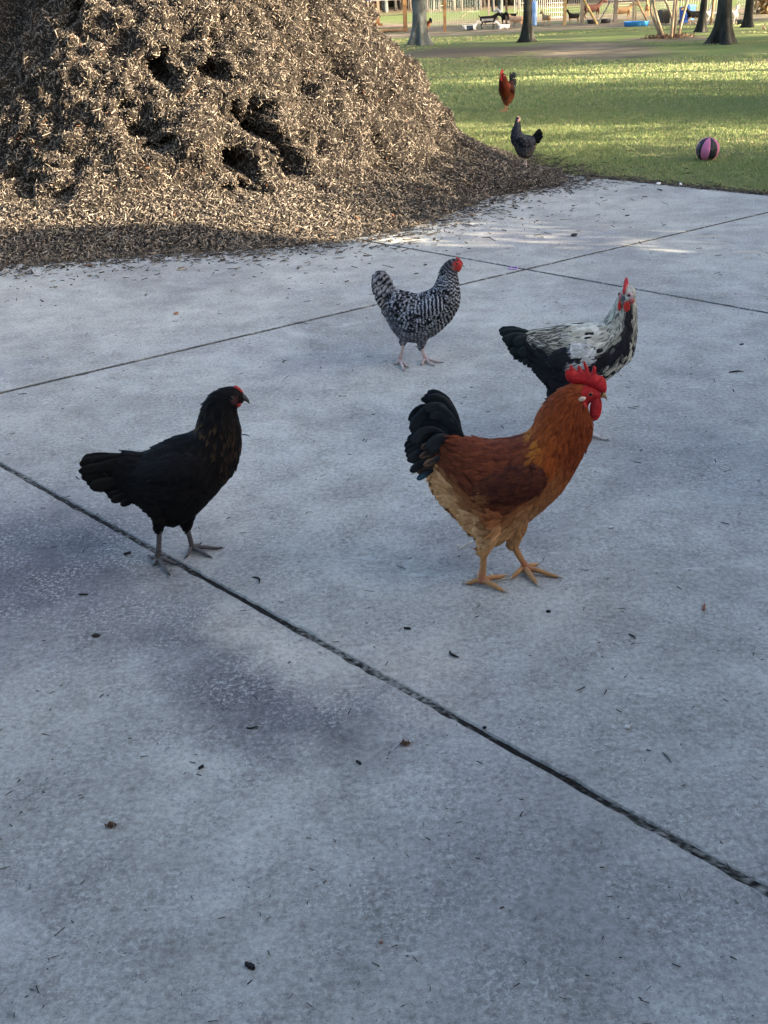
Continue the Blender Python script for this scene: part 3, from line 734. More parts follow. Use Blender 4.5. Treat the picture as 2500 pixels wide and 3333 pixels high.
        e = mb.build('eye', M['eye'], s.root)
        if ring is not None:
            an = np.linspace(0, 2*math.pi, 15); P = np.array([[math.cos(x)*r*1.15, math.sin(x)*r*.95, 0] for x in an])@np.array(rot).T+pos-nrm_*.0005
            MB().tube(P, r*.28, 6, col=ring, cap=False).build('eyelid', M['skin'], e)
    def beak(s, top, bot, tip, col, col2=None, lat=0, wd=None):
        T, B, P = (np.array(s.loc(x, lat)) for x in (top, bot, tip)); c = (T+B)/2; h = np.linalg.norm(T-B)/2
        s.beak3(c, P, h, wd or h*.8, col, col2)
    def beak3(s, c, P, h, w, col, col2=None):
        d = P-c; ln = np.linalg.norm(d); col2 = col2 or col; f = d/ln
        side = np.cross(f, [0, 0, 1.0]); side /= np.linalg.norm(side)+1e-9; up = np.cross(side, f)
        for lo in (0, 1):
            V = []; n = 9; sg = 10
            L_ = ln*(.84 if lo else 1.0)
            for i in range(n):
                t = i/(n-1); k = (1-t)**.7; drop = -h*.9*t**2.2 if not lo else -h*.35*(1-t)*1.0-h*.1
                for j in range(sg):
                    a = 2*math.pi*j/sg; V.append(c-f*.006+f*(L_*t)+side*(w*k*math.cos(a))+up*((h*(.85 if not lo else .45))*k*math.sin(a)+(h*.25 if not lo else -h*.25)*(1-t)+drop*(1 if not lo else .8)+h*.35*t))
            mb = MB(); F = [[i*sg+j, i*sg+(j+1) % sg, (i+1)*sg+(j+1) % sg, (i+1)*sg+j] for i in range(n-1) for j in range(sg)]
            cc = np.array([np.array(col)*(1-i/(n-1))+np.array(col2)*(i/(n-1)) for i in range(n) for j in range(sg)])
            mb.add(V, F, col=cc)
            if lo == 0: o = mb.build('beak', M['eye'] if False else M['shank'], s.root)
            else: mb.build('lower_beak', M['shank'], o)
    def head(s): s.sp['head'](s)

def mixc(a, b, t): t = np.asarray(t)[..., None]; return np.array(a)*(1-t)+np.array(b)*t
def barcol(bird, u, q, rr, t, L, lam=.0125, P=None, dark=(.012, .012, .015), lite=(.40, .42, .46), duty=.1):
    tr = t[:, :, 0] if t.shape[1] > 1 else t[:, :, 0]
    Q_ = (P[:, None]+bird.dirs(u, q)[:, None]*(L[:, None]*(tr-.15))[..., None] if t.shape[1] > 1 else P[:, None]).reshape(-1, 3)
    uu, _ = bird.us(Q_); arc = np.interp(uu, np.linspace(0, 1, len(bird.arc)), bird.arc)
    ph = (arc/lam + fbm(Q_, 30, 2, 3)*.35).reshape(len(P), -1, 1) + (rr[:, None, None]-.5)*.16 + 0*t
    b = sstep(-.25+duty, .35+duty, np.sin(2*math.pi*ph)); return mixc(dark, lite, b*(.7+.3*rr[:, None, None]))
def bcol(colf, k=.7):
    def f(s, v, u, q):
        n = len(v); C = colf(s, v, u, q, np.full(n, .5), np.full((n, 1, 1), .6), np.zeros((n, 1, 1))+.6, np.full(n, .02))
        C = np.broadcast_to(C, (n, 1, 1, 3)).reshape(n, 3)*k
        for (p, r, fc) in s.sp.get('face', []):
            c = s.loc(p); m = np.hypot(v[:, 0]-c[0], v[:, 2]-c[2]) < s.len(r); C[m] = np.array(fc)*(1+.3*fbm(v[m], 260, 2)[:, None])
        return C
    return f
def E3(x): return np.asarray(x)[:, None, None]
HENW = [.010, .026, .044, .058, .066, .067, .062, .054, .046, .039, .033, .028, .024, .021, .017, .009]

# --- black hen
def c_black(s, P, u, q, rr, t, c, L):
    base = mixc((.003, .003, .0035), (.007, .0065, .007), E3(rr)*(t*0+1))
    neck = E3((u > .46) & (u < .74))*(np.abs(c)*.8+.2)*sstep(.2, .8, t)
    amt = E3(np.where((rr > .72) & (q > .2), .42, np.where((rr > .82), .16, 0))*sstep(.45, .52, u)*sstep(.72, .62, u))
    base = base*(1-(amt*neck)[..., None])+np.array([.30, .17, .06])*(amt*neck)[..., None]
    br = E3(sstep(-.35, -.9, q)*sstep(.42, .5, u)*sstep(.74, .66, u)*(rr > .55))*np.abs(c)*.35
    return base*(1-br[..., None])+np.array([.14, .065, .025])*br[..., None]
def wc_black(s, P, tp, kp, rr, t, c, L): return mixc((.005, .005, .006), (.011, .0105, .012), E3(rr)*(t*0+1)*(.6+.4*np.abs(c)))
def t_black(k, t, c, P): return np.stack([np.full_like(t*c, .005)]*3, -1)*(1+.6*np.abs(c)[..., None])
def head_black(s):
    s.poly('comb', [(1325, 150), (1335, 133), (1352, 130), (1362, 140), (1378, 148), (1390, 165), (1404, 184), (1380, 186), (1350, 168)], .006, (.42, .03, .022))
    s.poly('wattle', [(1335, 270), (1365, 262), (1388, 268), (1384, 288), (1362, 300), (1342, 290)], .004, (.33, .028, .02), lat=s.cs*.012)
    s.poly('wattle', [(1335, 270), (1365, 262), (1388, 268), (1384, 288), (1362, 300), (1342, 290)], .004, (.33, .028, .02), lat=-s.cs*.012)
    s.beak((1400, 196), (1402, 262), (1478, 262), (.035, .035, .038), (.02, .02, .022))
    for side in (s.cs, -s.cs):
        p = s.surf((1318, 212), side); s.eye(p, (0, side, .1), .0055, (.05, .02, .008), (.05, .03, .03))
BLACK = dict(name='hen', label='glossy black hen with gold flecked neck, standing across the dark pavement joint', cat='hen',
    ground=(571, 1806), zoom=(200, 1200, 2.37), nf=3000, w=HENW,
    st=[((400, 690), (400, 890)), ((520, 640), (520, 990)), ((640, 640), (640, 1090)), ((760, 578), (750, 1180)), ((870, 525), (880, 1215)), ((975, 490), (1010, 1150)), ((1030, 462), (1150, 1020)),
        ((1047, 425), (1265, 885)), ((1060, 382), (1345, 765)), ((1072, 345), (1383, 610)), ((1092, 295), (1378, 460)), ((1122, 240), (1358, 372)), ((1185, 178), (1352, 310)), ((1268, 145), (1366, 290)), ((1345, 148), (1392, 268)), ((1400, 192), (1408, 250))],
    legs=[dict(foot=(752, 1490), hock=(753, 1235), toes=[(890, 1508), (828, 1580), (722, 1508)], hind=(648, 1435), dl=-.0), dict(foot=(1012, 1408), hock=(965, 1225), toes=[(1218, 1384), (1140, 1448), (966, 1448)], hind=(1066, 1355))],
    legcol=((.075, .065, .065), (.065, .055, .055), (.02, .02, .02)), col=c_black, body_col=bcol(c_black), face=[((1345, 222), 38, (.05, .022, .024))],
    wing=dict(a=(1120, 660), b=(500, 790), hw=125, n=420), wcol=wc_black,
    tail=[([(520, 680), (330, 700), (150, 725)], 105, 0), ([(520, 720), (350, 735), (152, 760)], 80, 0), ([(520, 760), (350, 790), (172, 812)], 105, 0), ([(530, 800), (370, 840), (210, 858)], 105, 0), ([(540, 850), (400, 880), (262, 898)], 100, 0),
          ([(560, 900), (450, 930), (340, 932)], 75, 0), ([(580, 930), (500, 965), (400, 985)], 70, 0), ([(600, 970), (540, 1000), (470, 1020)], 60, 0), ([(560, 660), (400, 690), (230, 715)], 90, 0), ([(600, 680), (480, 740), (330, 800)], 100, 0)],
    tcol=t_black, tspread=.028, head=head_black)

# --- red rooster
def c_red(s, P, u, q, rr, t, c, L):
    r = E3(rr); uu = E3(u); qq = E3(q); one = t*c*0+1
    back = mixc((.085, .022, .012), (.16, .045, .02), r*one)
    hack = mixc((.20, .046, .012), (.34, .082, .017), r*one*(1-.5*np.abs(c)))
    gold = mixc((.30, .10, .015), (.46, .18, .03), r*one)*(1-.35*np.abs(c)[..., None])
    neck = mixc((.16, .033, .011), (.25, .055, .015), r*one)
    belly = mixc((.44, .22, .09), (.66, .39, .19), r*one)
    breast = mixc((.20, .07, .026), (.32, .125, .048), r*one)
    k = lambda x: (x*one)[..., None]
    C = back
    C = C*(1-k(sstep(.38, .46, uu)))+hack*k(sstep(.38, .46, uu))
    gz = sstep(.36, .42, uu)*sstep(.50, .42, uu)*sstep(.1, .8, qq+(r-.5)*.5)*(r > .3); C = C*(1-k(gz))+gold*k(gz)
    ng = sstep(.52, .70, uu)*.9; C = C*(1-k(ng))+neck*k(ng)
    fr = sstep(.35, -.3, qq)*sstep(.44, .52, uu)*.92; C = C*(1-k(fr))+(neck*.75)*k(fr)
    bw = sstep(-.05, -.35, qq)*sstep(.54, .44, uu); C = C*(1-k(bw))+breast*k(bw)
    bl = sstep(-.3, -.6, qq)*sstep(.46, .22, uu)+sstep(-.1, -.4, qq)*sstep(.16, .08, uu); bl = np.clip(bl, 0, 1); C = C*(1-k(bl))+belly*k(bl)
    return C
def wc_red(s, P, tp, kp, rr, t, c, L):
    one = t*c*0+1; r = E3(rr); A = mixc((.045, .014, .010), (.11, .032, .016), r*one); B = mixc((.20, .075, .028), (.30, .125, .05), r*one)
    k = (E3(sstep(.55, .72, tp)*sstep(.25, -.2, kp))*one)[..., None]; return A*(1-k)+B*k
def t_red(k, t, c, P):
    base = np.stack([.010+0*t*c, .014+0*t*c, .018+0*t*c], -1)
    if k == 1: e = (sstep(.45, .95, t)*np.abs(c)*.9+sstep(.8, 1, t)*.5).clip(0, 1)[..., None]; base = base*(1-e)+np.array([.14, .085, .055])*e
    if k == 2: e = sstep(.45, .8, t)[..., None]*(1-np.abs(c))[..., None]; base = base*(1-e)+np.array([.02, .07, .12])*e
    if k == 3: base = base*0+np.array([.12, .04, .02])
    return base*(1+.5*np.abs(c)[..., None])
HZ = lambda p: (540+p[0]*0, 0)
def hz(pts):   # head close-up coordinates -> the rooster's zoom coordinates
    return [((1800+x/6.9125-1260)*2.074, (1140+y/6.9125-1150)*2.074) for x, y in pts]
COMB = [(590, 760), (480, 755), (380, 730), (310, 670), (275, 590), (285, 480), (305, 430), (350, 440), (372, 400), (380, 340), (410, 325), (440, 370), (500, 430), (550, 470), (555, 400), (565, 345), (600, 345), (640, 420), (695, 470), (715, 430), (690, 330), (680, 245), (715, 250), (760, 330), (800, 400), (825, 500), (850, 530), (885, 460), (905, 380), (930, 345), (962, 380), (975, 450), (970, 540), (1010, 560), (1060, 575), (1110, 575), (1150, 620), (1195, 700), (1210, 800), (1205, 900), (1180, 955), (1100, 965), (1000, 920), (900, 850), (800, 800), (700, 760)]
def head_red(s):
    RED = (.50, .018, .022)
    s.poly('comb', hz(COMB), .0075, RED, rim=.002)
    wt = hz([(960, 1040), (1040, 1040), (1080, 1100), (1100, 1200), (1100, 1310), (1085, 1400), (1050, 1500), (1000, 1560), (930, 1590), (870, 1580), (835, 1500), (830, 1350), (860, 1200)])
    w2 = hz([(930, 1060), (1010, 1060), (1050, 1120), (1065, 1220), (1060, 1320), (1040, 1400), (1000, 1480), (930, 1520), (860, 1500), (820, 1400), (830, 1250), (870, 1140)])
    s.poly('wattle', wt, .005, RED, lat=-s.cs*.008); s.poly('wattle', w2, .005, (.40, .014, .018), lat=s.cs*.011)
    for side in (s.cs, -s.cs):
        p = s.surf(hz([(605, 1020)])[0], side)
        mb = MB(); mb.ball(p+[0, side*.001, 0], np.array([.0115, .005, .0065]), 14, 9, col=(.62, .50, .38), M=Matrix.Rotation(-.2, 3, 'Y')); mb.build('earlobe', M['skin'], s.root)
        e = s.surf(hz([(810, 935)])[0], side); s.eye(e, (.1, side, .05), .0062, (.55, .16, .03), (.42, .03, .025))
        a, b, c = (s.surf(x, side)+[0, side*.001, 0] for x in hz([(640, 1110), (690, 1200), (745, 1290)]))
        MB().tube([a, b, c], [.004, .0045, .001], 8, 7, col=(.5, .04, .035), flat=.6).build('ear_fold', M['skin'], s.root)
    T, B, P = hz([(1185, 962), (1075, 1085), (1283, 1100)])
    s.beak(T, B, P, (.30, .17, .055), (.24, .17, .09), wd=.0085)
ROOST = dict(name='rooster', label='large red brown rooster with bright red comb and black tail, walking in front', cat='rooster',
    ground=(1637, 1873), zoom=(1260, 1150, 2.074), nf=4600, w=HENW, ws=1.12, k=1.05,
    st=[((395, 562), (285, 830)), ((465, 556), (335, 960)), ((560, 568), (440, 1080)), ((680, 578), (560, 1220)), ((790, 573), (720, 1300)), ((890, 552), (900, 1175)), ((952, 525), (1060, 1050)),
        ((990, 482), (1190, 915)), ((1018, 430), (1288, 745)), ((1048, 375), (1355, 605)), ((1092, 318), (1380, 500)), ((1150, 265), (1372, 420)), ((1215, 225), (1360, 360)), ((1290, 208), (1372, 335)), ((1375, 220), (1412, 322)), ((1440, 255), (1445, 305))],
    legs=[dict(foot=(640, 1562), hock=(650, 1335), toes=[(785, 1603), (792, 1502), (540, 1552)], hind=(598, 1452), r=.05, hh=.12, hx=.02), dict(foot=(925, 1478), hock=(850, 1290), toes=[(1150, 1508), (1012, 1556), (842, 1512)], hind=(1008, 1424), r=.046, hh=.12, hx=.0)],
    legcol=((.42, .215, .085), (.38, .15, .075), (.40, .34, .27)), legr=1.2, col=c_red, body_col=bcol(c_red),
    face=[(hz([(860, 960)])[0], 78*1.0, (.30, .016, .018)), (hz([(900, 1180)])[0], 52, (.26, .014, .016)), (hz([(1000, 1000)])[0], 50, (.30, .016, .018)), (hz([(820, 1330)])[0], 30, (.24, .014, .016))],
    wing=dict(a=(1075, 760), b=(500, 900), hw=150, n=560), wcol=wc_red,
    tail=[([(505, 580), (455, 430), (375, 320), (275, 275)], 75, 0), ([(490, 580), (420, 430), (340, 340), (235, 350)], 70, 0), ([(470, 580), (370, 440), (250, 395), (150, 485)], 70, 0), ([(450, 590), (330, 480), (230, 470), (165, 560)], 65, 0),
          ([(440, 600), (320, 535), (225, 550), (165, 600)], 60, 0), ([(430, 620), (300, 590), (200, 605), (120, 650)], 65, 0), ([(420, 640), (300, 640), (200, 655), (135, 690)], 65, 0), ([(400, 660), (300, 690), (220, 730), (152, 765)], 60, 0),
          ([(420, 680), (330, 740), (260, 780), (200, 785)], 50, 1), ([(400, 710), (310, 770), (250, 800), (198, 822)], 42, 2), ([(450, 580), (340, 535), (235, 575)], 46, 1), ([(430, 640), (310, 645), (215, 668)], 46, 1),
          ([(460, 620), (360, 640), (280, 690)], 60, 1), ([(440, 700), (330, 740), (200, 745)], 40, 1), ([(500, 560), (440, 480), (360, 400), (280, 400)], 70, 0), ([(520, 590), (460, 480), (400, 400), (320, 330)], 70, 0), ([(470, 600), (360, 560), (260, 620)], 90, 0), ([(450, 640), (340, 620), (240, 700)], 90, 0)],
    tcol=t_red, tspread=.035, head=head_red)

# --- barred hen
def c_bar(s, P, u, q, rr, t, c, L):
    C = barcol(s, u, q, rr, t, L, .0135, P, dark=(.005, .005, .0065), lite=(.42, .44, .48), duty=.58)
    one = t*c*0+1; C = np.broadcast_to(C, one.shape+(3,))
    k = (E3(sstep(-.25, -.6, q)*sstep(.45, .3, u))*one)[..., None]*.85; fl = mixc((.10, .10, .115), (.19, .19, .205), E3(rr)*one)
    C = C*(1-k)+(fl*(.55+C*1.6))*k
    h = (E3(sstep(.72, .8, u))*one)[..., None]*.75; return C*(1-h)+np.array([.03, .03, .035])*h
def wc_bar(s, P, tp, kp, rr, t, c, L):
    ph = (E3(tp)+t*E3(L)/s.wL)*11+E3(kp)*.6+(E3(rr)-.5)*.15
    b = sstep(.35, .85, np.sin(2*math.pi*ph)); b = b*(t*c*0+1)
    dk = (E3(sstep(.35, .55, tp)*sstep(-.2, -.5, kp))*(t*c*0+1)); return mixc((.006, .006, .008), (.44, .47, .52), b*(1-.9*dk)*.85)
def t_bar(k, t, c, P):
    b = sstep(-.1, .35, np.sin(t*26+k*1.7+np.abs(c)*1.2)); return mixc((.007, .007, .009), (.34, .35, .38), b*(1-.3*np.abs(c)))
def head_bar(s):
    s.poly('comb', [(1228, 235), (1232, 212), (1246, 209), (1258, 222), (1272, 222), (1285, 240), (1302, 258), (1318, 284), (1318, 304), (1295, 296), (1265, 270)], .006, (.42, .03, .035))
    for l in (s.cs, -s.cs): s.poly('wattle', [(1262, 330), (1290, 318), (1305, 330), (1295, 360), (1268, 388), (1242, 380), (1240, 355)], .004, (.48, .035, .018), lat=l*.009)
    s.beak((1308, 292), (1306, 330), (1358, 332), (.32, .24, .18), (.16, .16, .17))
    for side in (s.cs, -s.cs): s.eye(s.surf((1240, 278), side), (0, side, .1), .0055, (.4, .11, .03), (.3, .03, .025))
BARRED = dict(name='hen', label='black and white barred hen standing by the crossing of the pavement joints', cat='hen',
    ground=(1340, 1175), zoom=(1150, 780, 3.687), nf=4200, w=HENW, rows=8,
    st=[((450, 545), (350, 770)), ((515, 595), (400, 930)), ((600, 615), (480, 1080)), ((700, 634), (600, 1205)), ((790, 640), (770, 1240)), ((880, 608), (930, 1180)), ((950, 568), (1070, 1080)),
        ((985, 530), (1188, 952)), ((1006, 482), (1258, 805)), ((1026, 436), (1276, 675)), ((1046, 390), (1266, 555)), ((1070, 335), (1252, 445)), ((1115, 278), (1246, 400)), ((1180, 236), (1260, 372)), ((1250, 236), (1288, 348)), ((1306, 290), (1302, 325))],
    legs=[dict(foot=(562, 1480), hock=(600, 1240), toes=[(652, 1525), (605, 1566), (508, 1492)], hind=(482, 1402)), dict(foot=(858, 1468), hock=(815, 1285), toes=[(1050, 1472), (958, 1508), (822, 1496)], hind=(930, 1440))],
    legcol=((.42, .33, .31), (.40, .27, .25), (.15, .13, .12)), col=c_bar, body_col=bcol(c_bar, .5), face=[((1235, 305), 58, (.26, .03, .028)), ((1190, 320), 26, (.16, .08, .075)), ((1270, 290), 40, (.33, .03, .03))],
    wing=dict(a=(1100, 720), b=(590, 865), hw=115, n=420), wcol=wc_bar,
    tail=[([(470, 620), (390, 480), (262, 400)], 90, 0), ([(490, 620), (410, 490), (320, 405)], 90, 1), ([(450, 650), (340, 540), (230, 445)], 90, 2), ([(440, 690), (330, 600), (222, 520)], 90, 3), ([(440, 730), (335, 665), (238, 590)], 90, 4), ([(430, 780), (345, 735), (265, 665)], 85, 5), ([(430, 830), (375, 790), (310, 742)], 80, 6), ([(440, 900), (395, 875), (345, 830)], 70, 7), ([(500, 640), (420, 560), (330, 500)], 100, 8), ([(480, 700), (400, 640), (310, 600)], 100, 9)],
    tcol=t_bar, tspread=.03, head=head_bar)

# --- white and black cockerel, looking round at the camera
def c_white(s, P, u, q, rr, t, c, L):
    one = t*c*0+1; r = E3(rr); cam_side = E3(s.cs*P[:, 1] > -.01)
    cream = mixc((.33, .32, .245), (.60, .595, .52), r*one); blk = mixc((.009, .010, .013), (.02, .02, .024), r*one)
    stripe = sstep(.6, .2, np.abs(c))*sstep(.1, .45, t)*(r > .38)
    hack = cream*(1-stripe[..., None]*.9)
    uq = fbm(P, 130, 2, 6); spots = (E3(uq > .0)*one)[..., None]; spot = cream*(1-spots)+blk*spots
    k = lambda x: (x*one)[..., None]; U, Q = E3(u), E3(q+.22*fbm(P, 45, 2, 9))
    C = blk
    sad = sstep(.2, .45, Q)*sstep(.30, .24, U)*sstep(.0, .03, U); lace = cream*(1-(sstep(.8, .3, np.abs(c))*.97)[..., None]); C = C*(1-k(sad))+lace*k(sad)
    sh = sstep(.0, .25, Q)*sstep(.22, .28, U)*sstep(.48, .42, U)*(r > .12); C = C*(1-k(sh))+cream*k(sh)
    hk = sstep(.14, .32, Q)*sstep(.40, .46, U); C = C*(1-k(hk))+hack*k(hk)
    # right edge of the neck cape, seen past the black bib
    rt = sstep(-.45, -.65, Q)*sstep(.62, .68, U); C = C*(1-k(rt))+hack*k(rt)
    bs = sstep(-.38, -.58, Q)*sstep(.30, .38, U)*sstep(.66, .6, U); C = C*(1-k(bs))+spot*k(bs)
    hd = sstep(.80, .85, U); return C*(1-k(hd))+(cream*.95)*k(hd)
def wc_white(s, P, tp, kp, rr, t, c, L):
    one = t*c*0+1; r = E3(rr); cream = mixc((.38, .38, .34), (.64, .65, .63), r*one); blk = mixc((.010, .010, .014), (.022, .022, .026), r*one); tan = mixc((.14, .12, .105), (.26, .23, .2), r*one)
    w = (E3(np.maximum(sstep(.46, .36, tp+.12*fbm(P, 30, 2)), 0))*one)[..., None]; C = blk*(1-w)+cream*w
    sp = (E3((fbm(P, 80, 2, 2) > .22) & (kp < 0))*one)[..., None]; C = C*(1-sp)+blk*sp
    b = (E3((tp > .6) & (tp < .85) & (np.abs(kp-.1) < .3) & (rr > .4))*one*sstep(.5, 0, np.abs(np.abs(c)-.6)))[..., None]; return C*(1-b)+tan*b
def t_wh(k, t, c, P):
    base = np.stack([.009+0*t*c, .016+0*t*c, .018+0*t*c], -1)*(1+.5*np.abs(c)[..., None])
    if k == 1: e = (sstep(.35, .8, np.abs(c))*sstep(.1, .4, t))[..., None]; base = base*(1-e)+np.array([.55, .55, .48])*e
    return base
def head_wh(s):
    ctr = s.loc((1372, 225), s.cs*.008); f = np.array([-.42, s.cs*.88, -.16]); f /= np.linalg.norm(f)
    sd = np.cross([0, 0, 1.0], f)*s.cs*-1; sd = np.cross(f, [0, 0, 1.0]); sd /= np.linalg.norm(sd); up = np.cross(sd, f); up /= np.linalg.norm(up)
    if sd[0] < 0: sd = -sd
    if up[2] < 0: up = -up
    RED = (.50, .03, .045)
    pts = [(.034, .006), (.040, .018), (.038, .030), (.031, .026), (.028, .042), (.021, .034), (.015, .056), (.008, .040), (.002, .056), (-.004, .036), (-.012, .048), (-.018, .028), (-.026, .022), (-.018, .012), (0, .014), (.02, .010)]
    s.poly('comb', pts, .0075, RED, org=ctr-sd*.006+up*.004, fx=f, fz=up)
    s.beak3(ctr+f*.034-sd*.006-up*.004, ctr+f*.056-sd*.006-up*.014, .0085, .0085, (.06, .06, .07), (.03, .03, .035))
    for k, (a, b) in enumerate(((-.019, .0065), (.006, .0115))):
        mb = MB(); rot = Matrix((tuple(sd), tuple(f), tuple(up))).transposed(); mb.ball(ctr+f*.036+sd*a-up*.031, np.array([b, .0045, .0195]), 16, 11, col=(.52, .028, .02), M=rot); mb.build('wattle', M['skin'], s.root)
    rot = Matrix((tuple(sd), tuple(f), tuple(up))).transposed()
    mb = MB(); mb.ball(ctr+f*.026+sd*.017-up*.014, np.array([.014, .009, .011]), 14, 9, col=(.38, .09, .085), M=rot); mb.ball(ctr+f*.024+sd*.009+up*.004, np.array([.017, .010, .016]), 14, 9, col=(.50, .36, .36), M=rot)
    mb.ball(ctr+f*.022-sd*.018-up*.004, np.array([.010, .010, .016]), 14, 9, col=(.42, .2, .2), M=rot); mb.build('face', M['skin'], s.root)
    s.eye(ctr+f*.031+sd*.013+up*.007, f+sd*.5, .0068, (.12, .04, .03), (.3, .16, .16)); s.eye(ctr+f*.022-sd*.026+up*.006, -sd, .006, (.12, .04, .03))
WHITE = dict(name='cockerel', label='white and black cockerel turning its head to the viewer behind the red rooster', cat='cockerel',
    ground=(1870, 1420), zoom=(1580, 880, 2.9625), nf=4400, w=HENW, ws=1.05, rows=5,
    st=[((390, 592), (345, 800)), ((480, 575), (430, 920)), ((600, 556), (540, 1050)), ((720, 533), (680, 1170)), ((850, 507), (860, 1180)), ((980, 497), (1040, 1120)), ((1080, 494), (1180, 1050)),
        ((1142, 482), (1300, 950)), ((1176, 440), (1408, 830)), ((1206, 400), (1446, 700)), ((1232, 360), (1456, 570)), ((1255, 320), (1456, 450)), ((1275, 272), (1452, 350)), ((1290, 228), (1446, 280)), ((1312, 178), (1425, 205)), ((1350, 150), (1395, 155))],
    legs=[dict(foot=(640, 1560), hock=(640, 1240), toes=[(760, 1580), (700, 1630), (560, 1600)], hind=(560, 1540)), dict(foot=(985, 1610), hock=(900, 1260), toes=[(1165, 1632), (1100, 1600), (960, 1670)], hind=(900, 1580))],
    legcol=((.50, .44, .42), (.48, .38, .36), (.2, .18, .17)), col=c_white, body_col=bcol(c_white, .8),
    blobs=[((1372, 225), -.010, np.array([.026, .032, .028])), ((1365, 250), -.022, np.array([.018, .018, .018]))],
    wing=dict(a=(1060, 740), b=(520, 850), hw=150, n=520), wcol=wc_white,
    tail=[([(450, 610), (290, 585), (135, 595)], 80, 0), ([(450, 630), (300, 620), (150, 640)], 80, 0), ([(450, 655), (320, 660), (185, 690)], 75, 0), ([(450, 685), (330, 700), (205, 740)], 75, 0), ([(450, 720), (345, 755), (235, 785)], 70, 0), ([(470, 745), (365, 790), (268, 840)], 60, 0), ([(480, 800), (410, 850), (348, 870)], 60, 0),
          ([(620, 570), (490, 600), (370, 650)], 45, 1), ([(660, 600), (560, 640), (445, 692)], 50, 1), ([(680, 640), (560, 700), (458, 795)], 50, 1), ([(700, 620), (600, 690), (500, 770)], 50, 1), ([(640, 560), (520, 585), (400, 610)], 45, 1), ([(690, 660), (620, 740), (540, 790)], 45, 1), ([(500, 640), (380, 650), (250, 680)], 110, 0), ([(520, 700), (420, 740), (300, 790)], 110, 0)],
    tcol=t_wh, tspread=.03, head=head_wh)

# --- grey barred hen at the lawn edge
def c_far(s, P, u, q, rr, t, c, L):
    C = barcol(s, u, q, rr, t, L, .022, P, dark=(.014, .015, .02), lite=(.06, .065, .08), duty=.1); one = t*c*0+1; C = np.broadcast_to(C, one.shape+(3,))
    k = (E3(sstep(-.2, -.6, q)*sstep(.5, .3, u))*one)[..., None]*.8; return C*(1-k)+mixc((.05, .042, .04), (.12, .10, .09), E3(rr)*one)*k
def wc_far(s, P, tp, kp, rr, t, c, L): return mixc((.009, .009, .012), (.06, .063, .075), E3(rr > .7)*(t*c*0+1)*sstep(.3, .8, t))
def head_far(s):
    s.poly('comb', [(545, 1060), (540, 1040), (560, 1030), (585, 1040), (590, 1100), (575, 1130)], .01, (.5, .2, .19), rim=.001)
    s.beak((585, 1045), (600, 1100), (610, 1040), (.4, .3, .25)); s.poly('wattle', [(560, 1080), (595, 1090), (598, 1120), (580, 1150), (560, 1130)], .01, (.42, .12, .11), lat=s.cs*.01, rim=.001)
    s.eye(s.surf((548, 1155), s.cs), (0, s.cs, 0), .006, (.4, .3, .1))
FAR = dict(name='hen', label='small dark grey hen on the mulch edge, head up and tail to the right', cat='hen', gz=.05,
    ground=(1710, 544), zoom=(1600, 220, 6.505), yaw=180, nf=1300, w=HENW, rows=5,
    st=[((900, 1440), (935, 1640)), ((820, 1442), (900, 1740)), ((745, 1425), (850, 1850)), ((705, 1410), (760, 1920)), ((672, 1392), (650, 1915)), ((652, 1372), (540, 1840)), ((638, 1350), (480, 1700)), ((628, 1322), (428, 1600)), ((622, 1290), (408, 1480)), ((616, 1250), (425, 1370)), ((611, 1205), (465, 1255)), ((606, 1160), (495, 1190)), ((602, 1130), (505, 1140)), ((596, 1095), (515, 1095)), ((588, 1065), (525, 1065)), ((575, 1045), (540, 1045))],
    legs=[dict(foot=(720, 2090), hock=(735, 1905), toes=[(765, 2135), (705, 2135), (640, 2110)], hind=(770, 2040), r=.03), dict(foot=(700, 2060), hock=(715, 1905), toes=[(665, 2095), (610, 2075), (700, 2110)], hind=(740, 2040), r=.03)],
    legcol=((.55, .42, .37), (.5, .36, .32), (.2, .18, .17)), col=c_far, body_col=bcol(c_far, .7), face=[((560, 1110), 30, (.3, .16, .15))],
    wing=dict(a=(480, 1520), b=(900, 1620), hw=110, n=200), wcol=wc_far,
    tail=[([(850, 1480), (950, 1400), (1040, 1310)], 80, 0), ([(850, 1500), (960, 1430), (1072, 1370)], 80, 0), ([(860, 1530), (970, 1480), (1080, 1450)], 80, 0), ([(870, 1560), (960, 1520), (1050, 1500)], 80, 0), ([(880, 1600), (960, 1570), (1020, 1560)], 70, 0), ([(840, 1500), (930, 1470), (1010, 1440)], 90, 0)],
    tcol=t_black, tspread=.03, head=head_far)
blk = Bird(BLACK).build(); roo = Bird(ROOST).build(); bar = Bird(BARRED).build(); wht = Bird(WHITE).build(); farh = Bird(FAR).build()
def copy_tree(o, parent=None):
    c = o.copy(); COL.objects.link(c); c.parent = parent
    for ch in list(o.children): copy_tree(ch, c)
    return c
r2 = copy_tree(roo); r2.location = gnd(1650, 362, LZ+.01); r2.rotation_euler = (0, 0, rad(-120)); r2.scale = (.84, 1.15, .84)
r2['label'] = 'dark red rooster far out on the grass, facing the viewer with upright comb'
def darken(o, k):
    for ch in o.children:
        darken(ch, k)
        if ch.type == 'MESH' and ch.name.split('.')[0] in ('body', 'plumage', 'down', 'wing'):
            ch.data = ch.data.copy(); a = ch.data.color_attributes['Col']; b = np.empty(len(a.data)*4, dtype=np.float32); a.data.foreach_get('color', b); b = b.reshape(-1, 4); b[:, :3] *= k; a.data.foreach_set('color', b.ravel())
darken(r2, np.array([.42, .25, .24]))
r3 = copy_tree(roo); r3.location = gnd(1389, 101, LZ); r3.rotation_euler = (0, 0, rad(165)); r3.scale = (.8,)*3; r3.name = 'hen'
r3['label'] = 'red brown hen half hidden behind the pale grey tree trunk'; r3['category'] = 'hen'
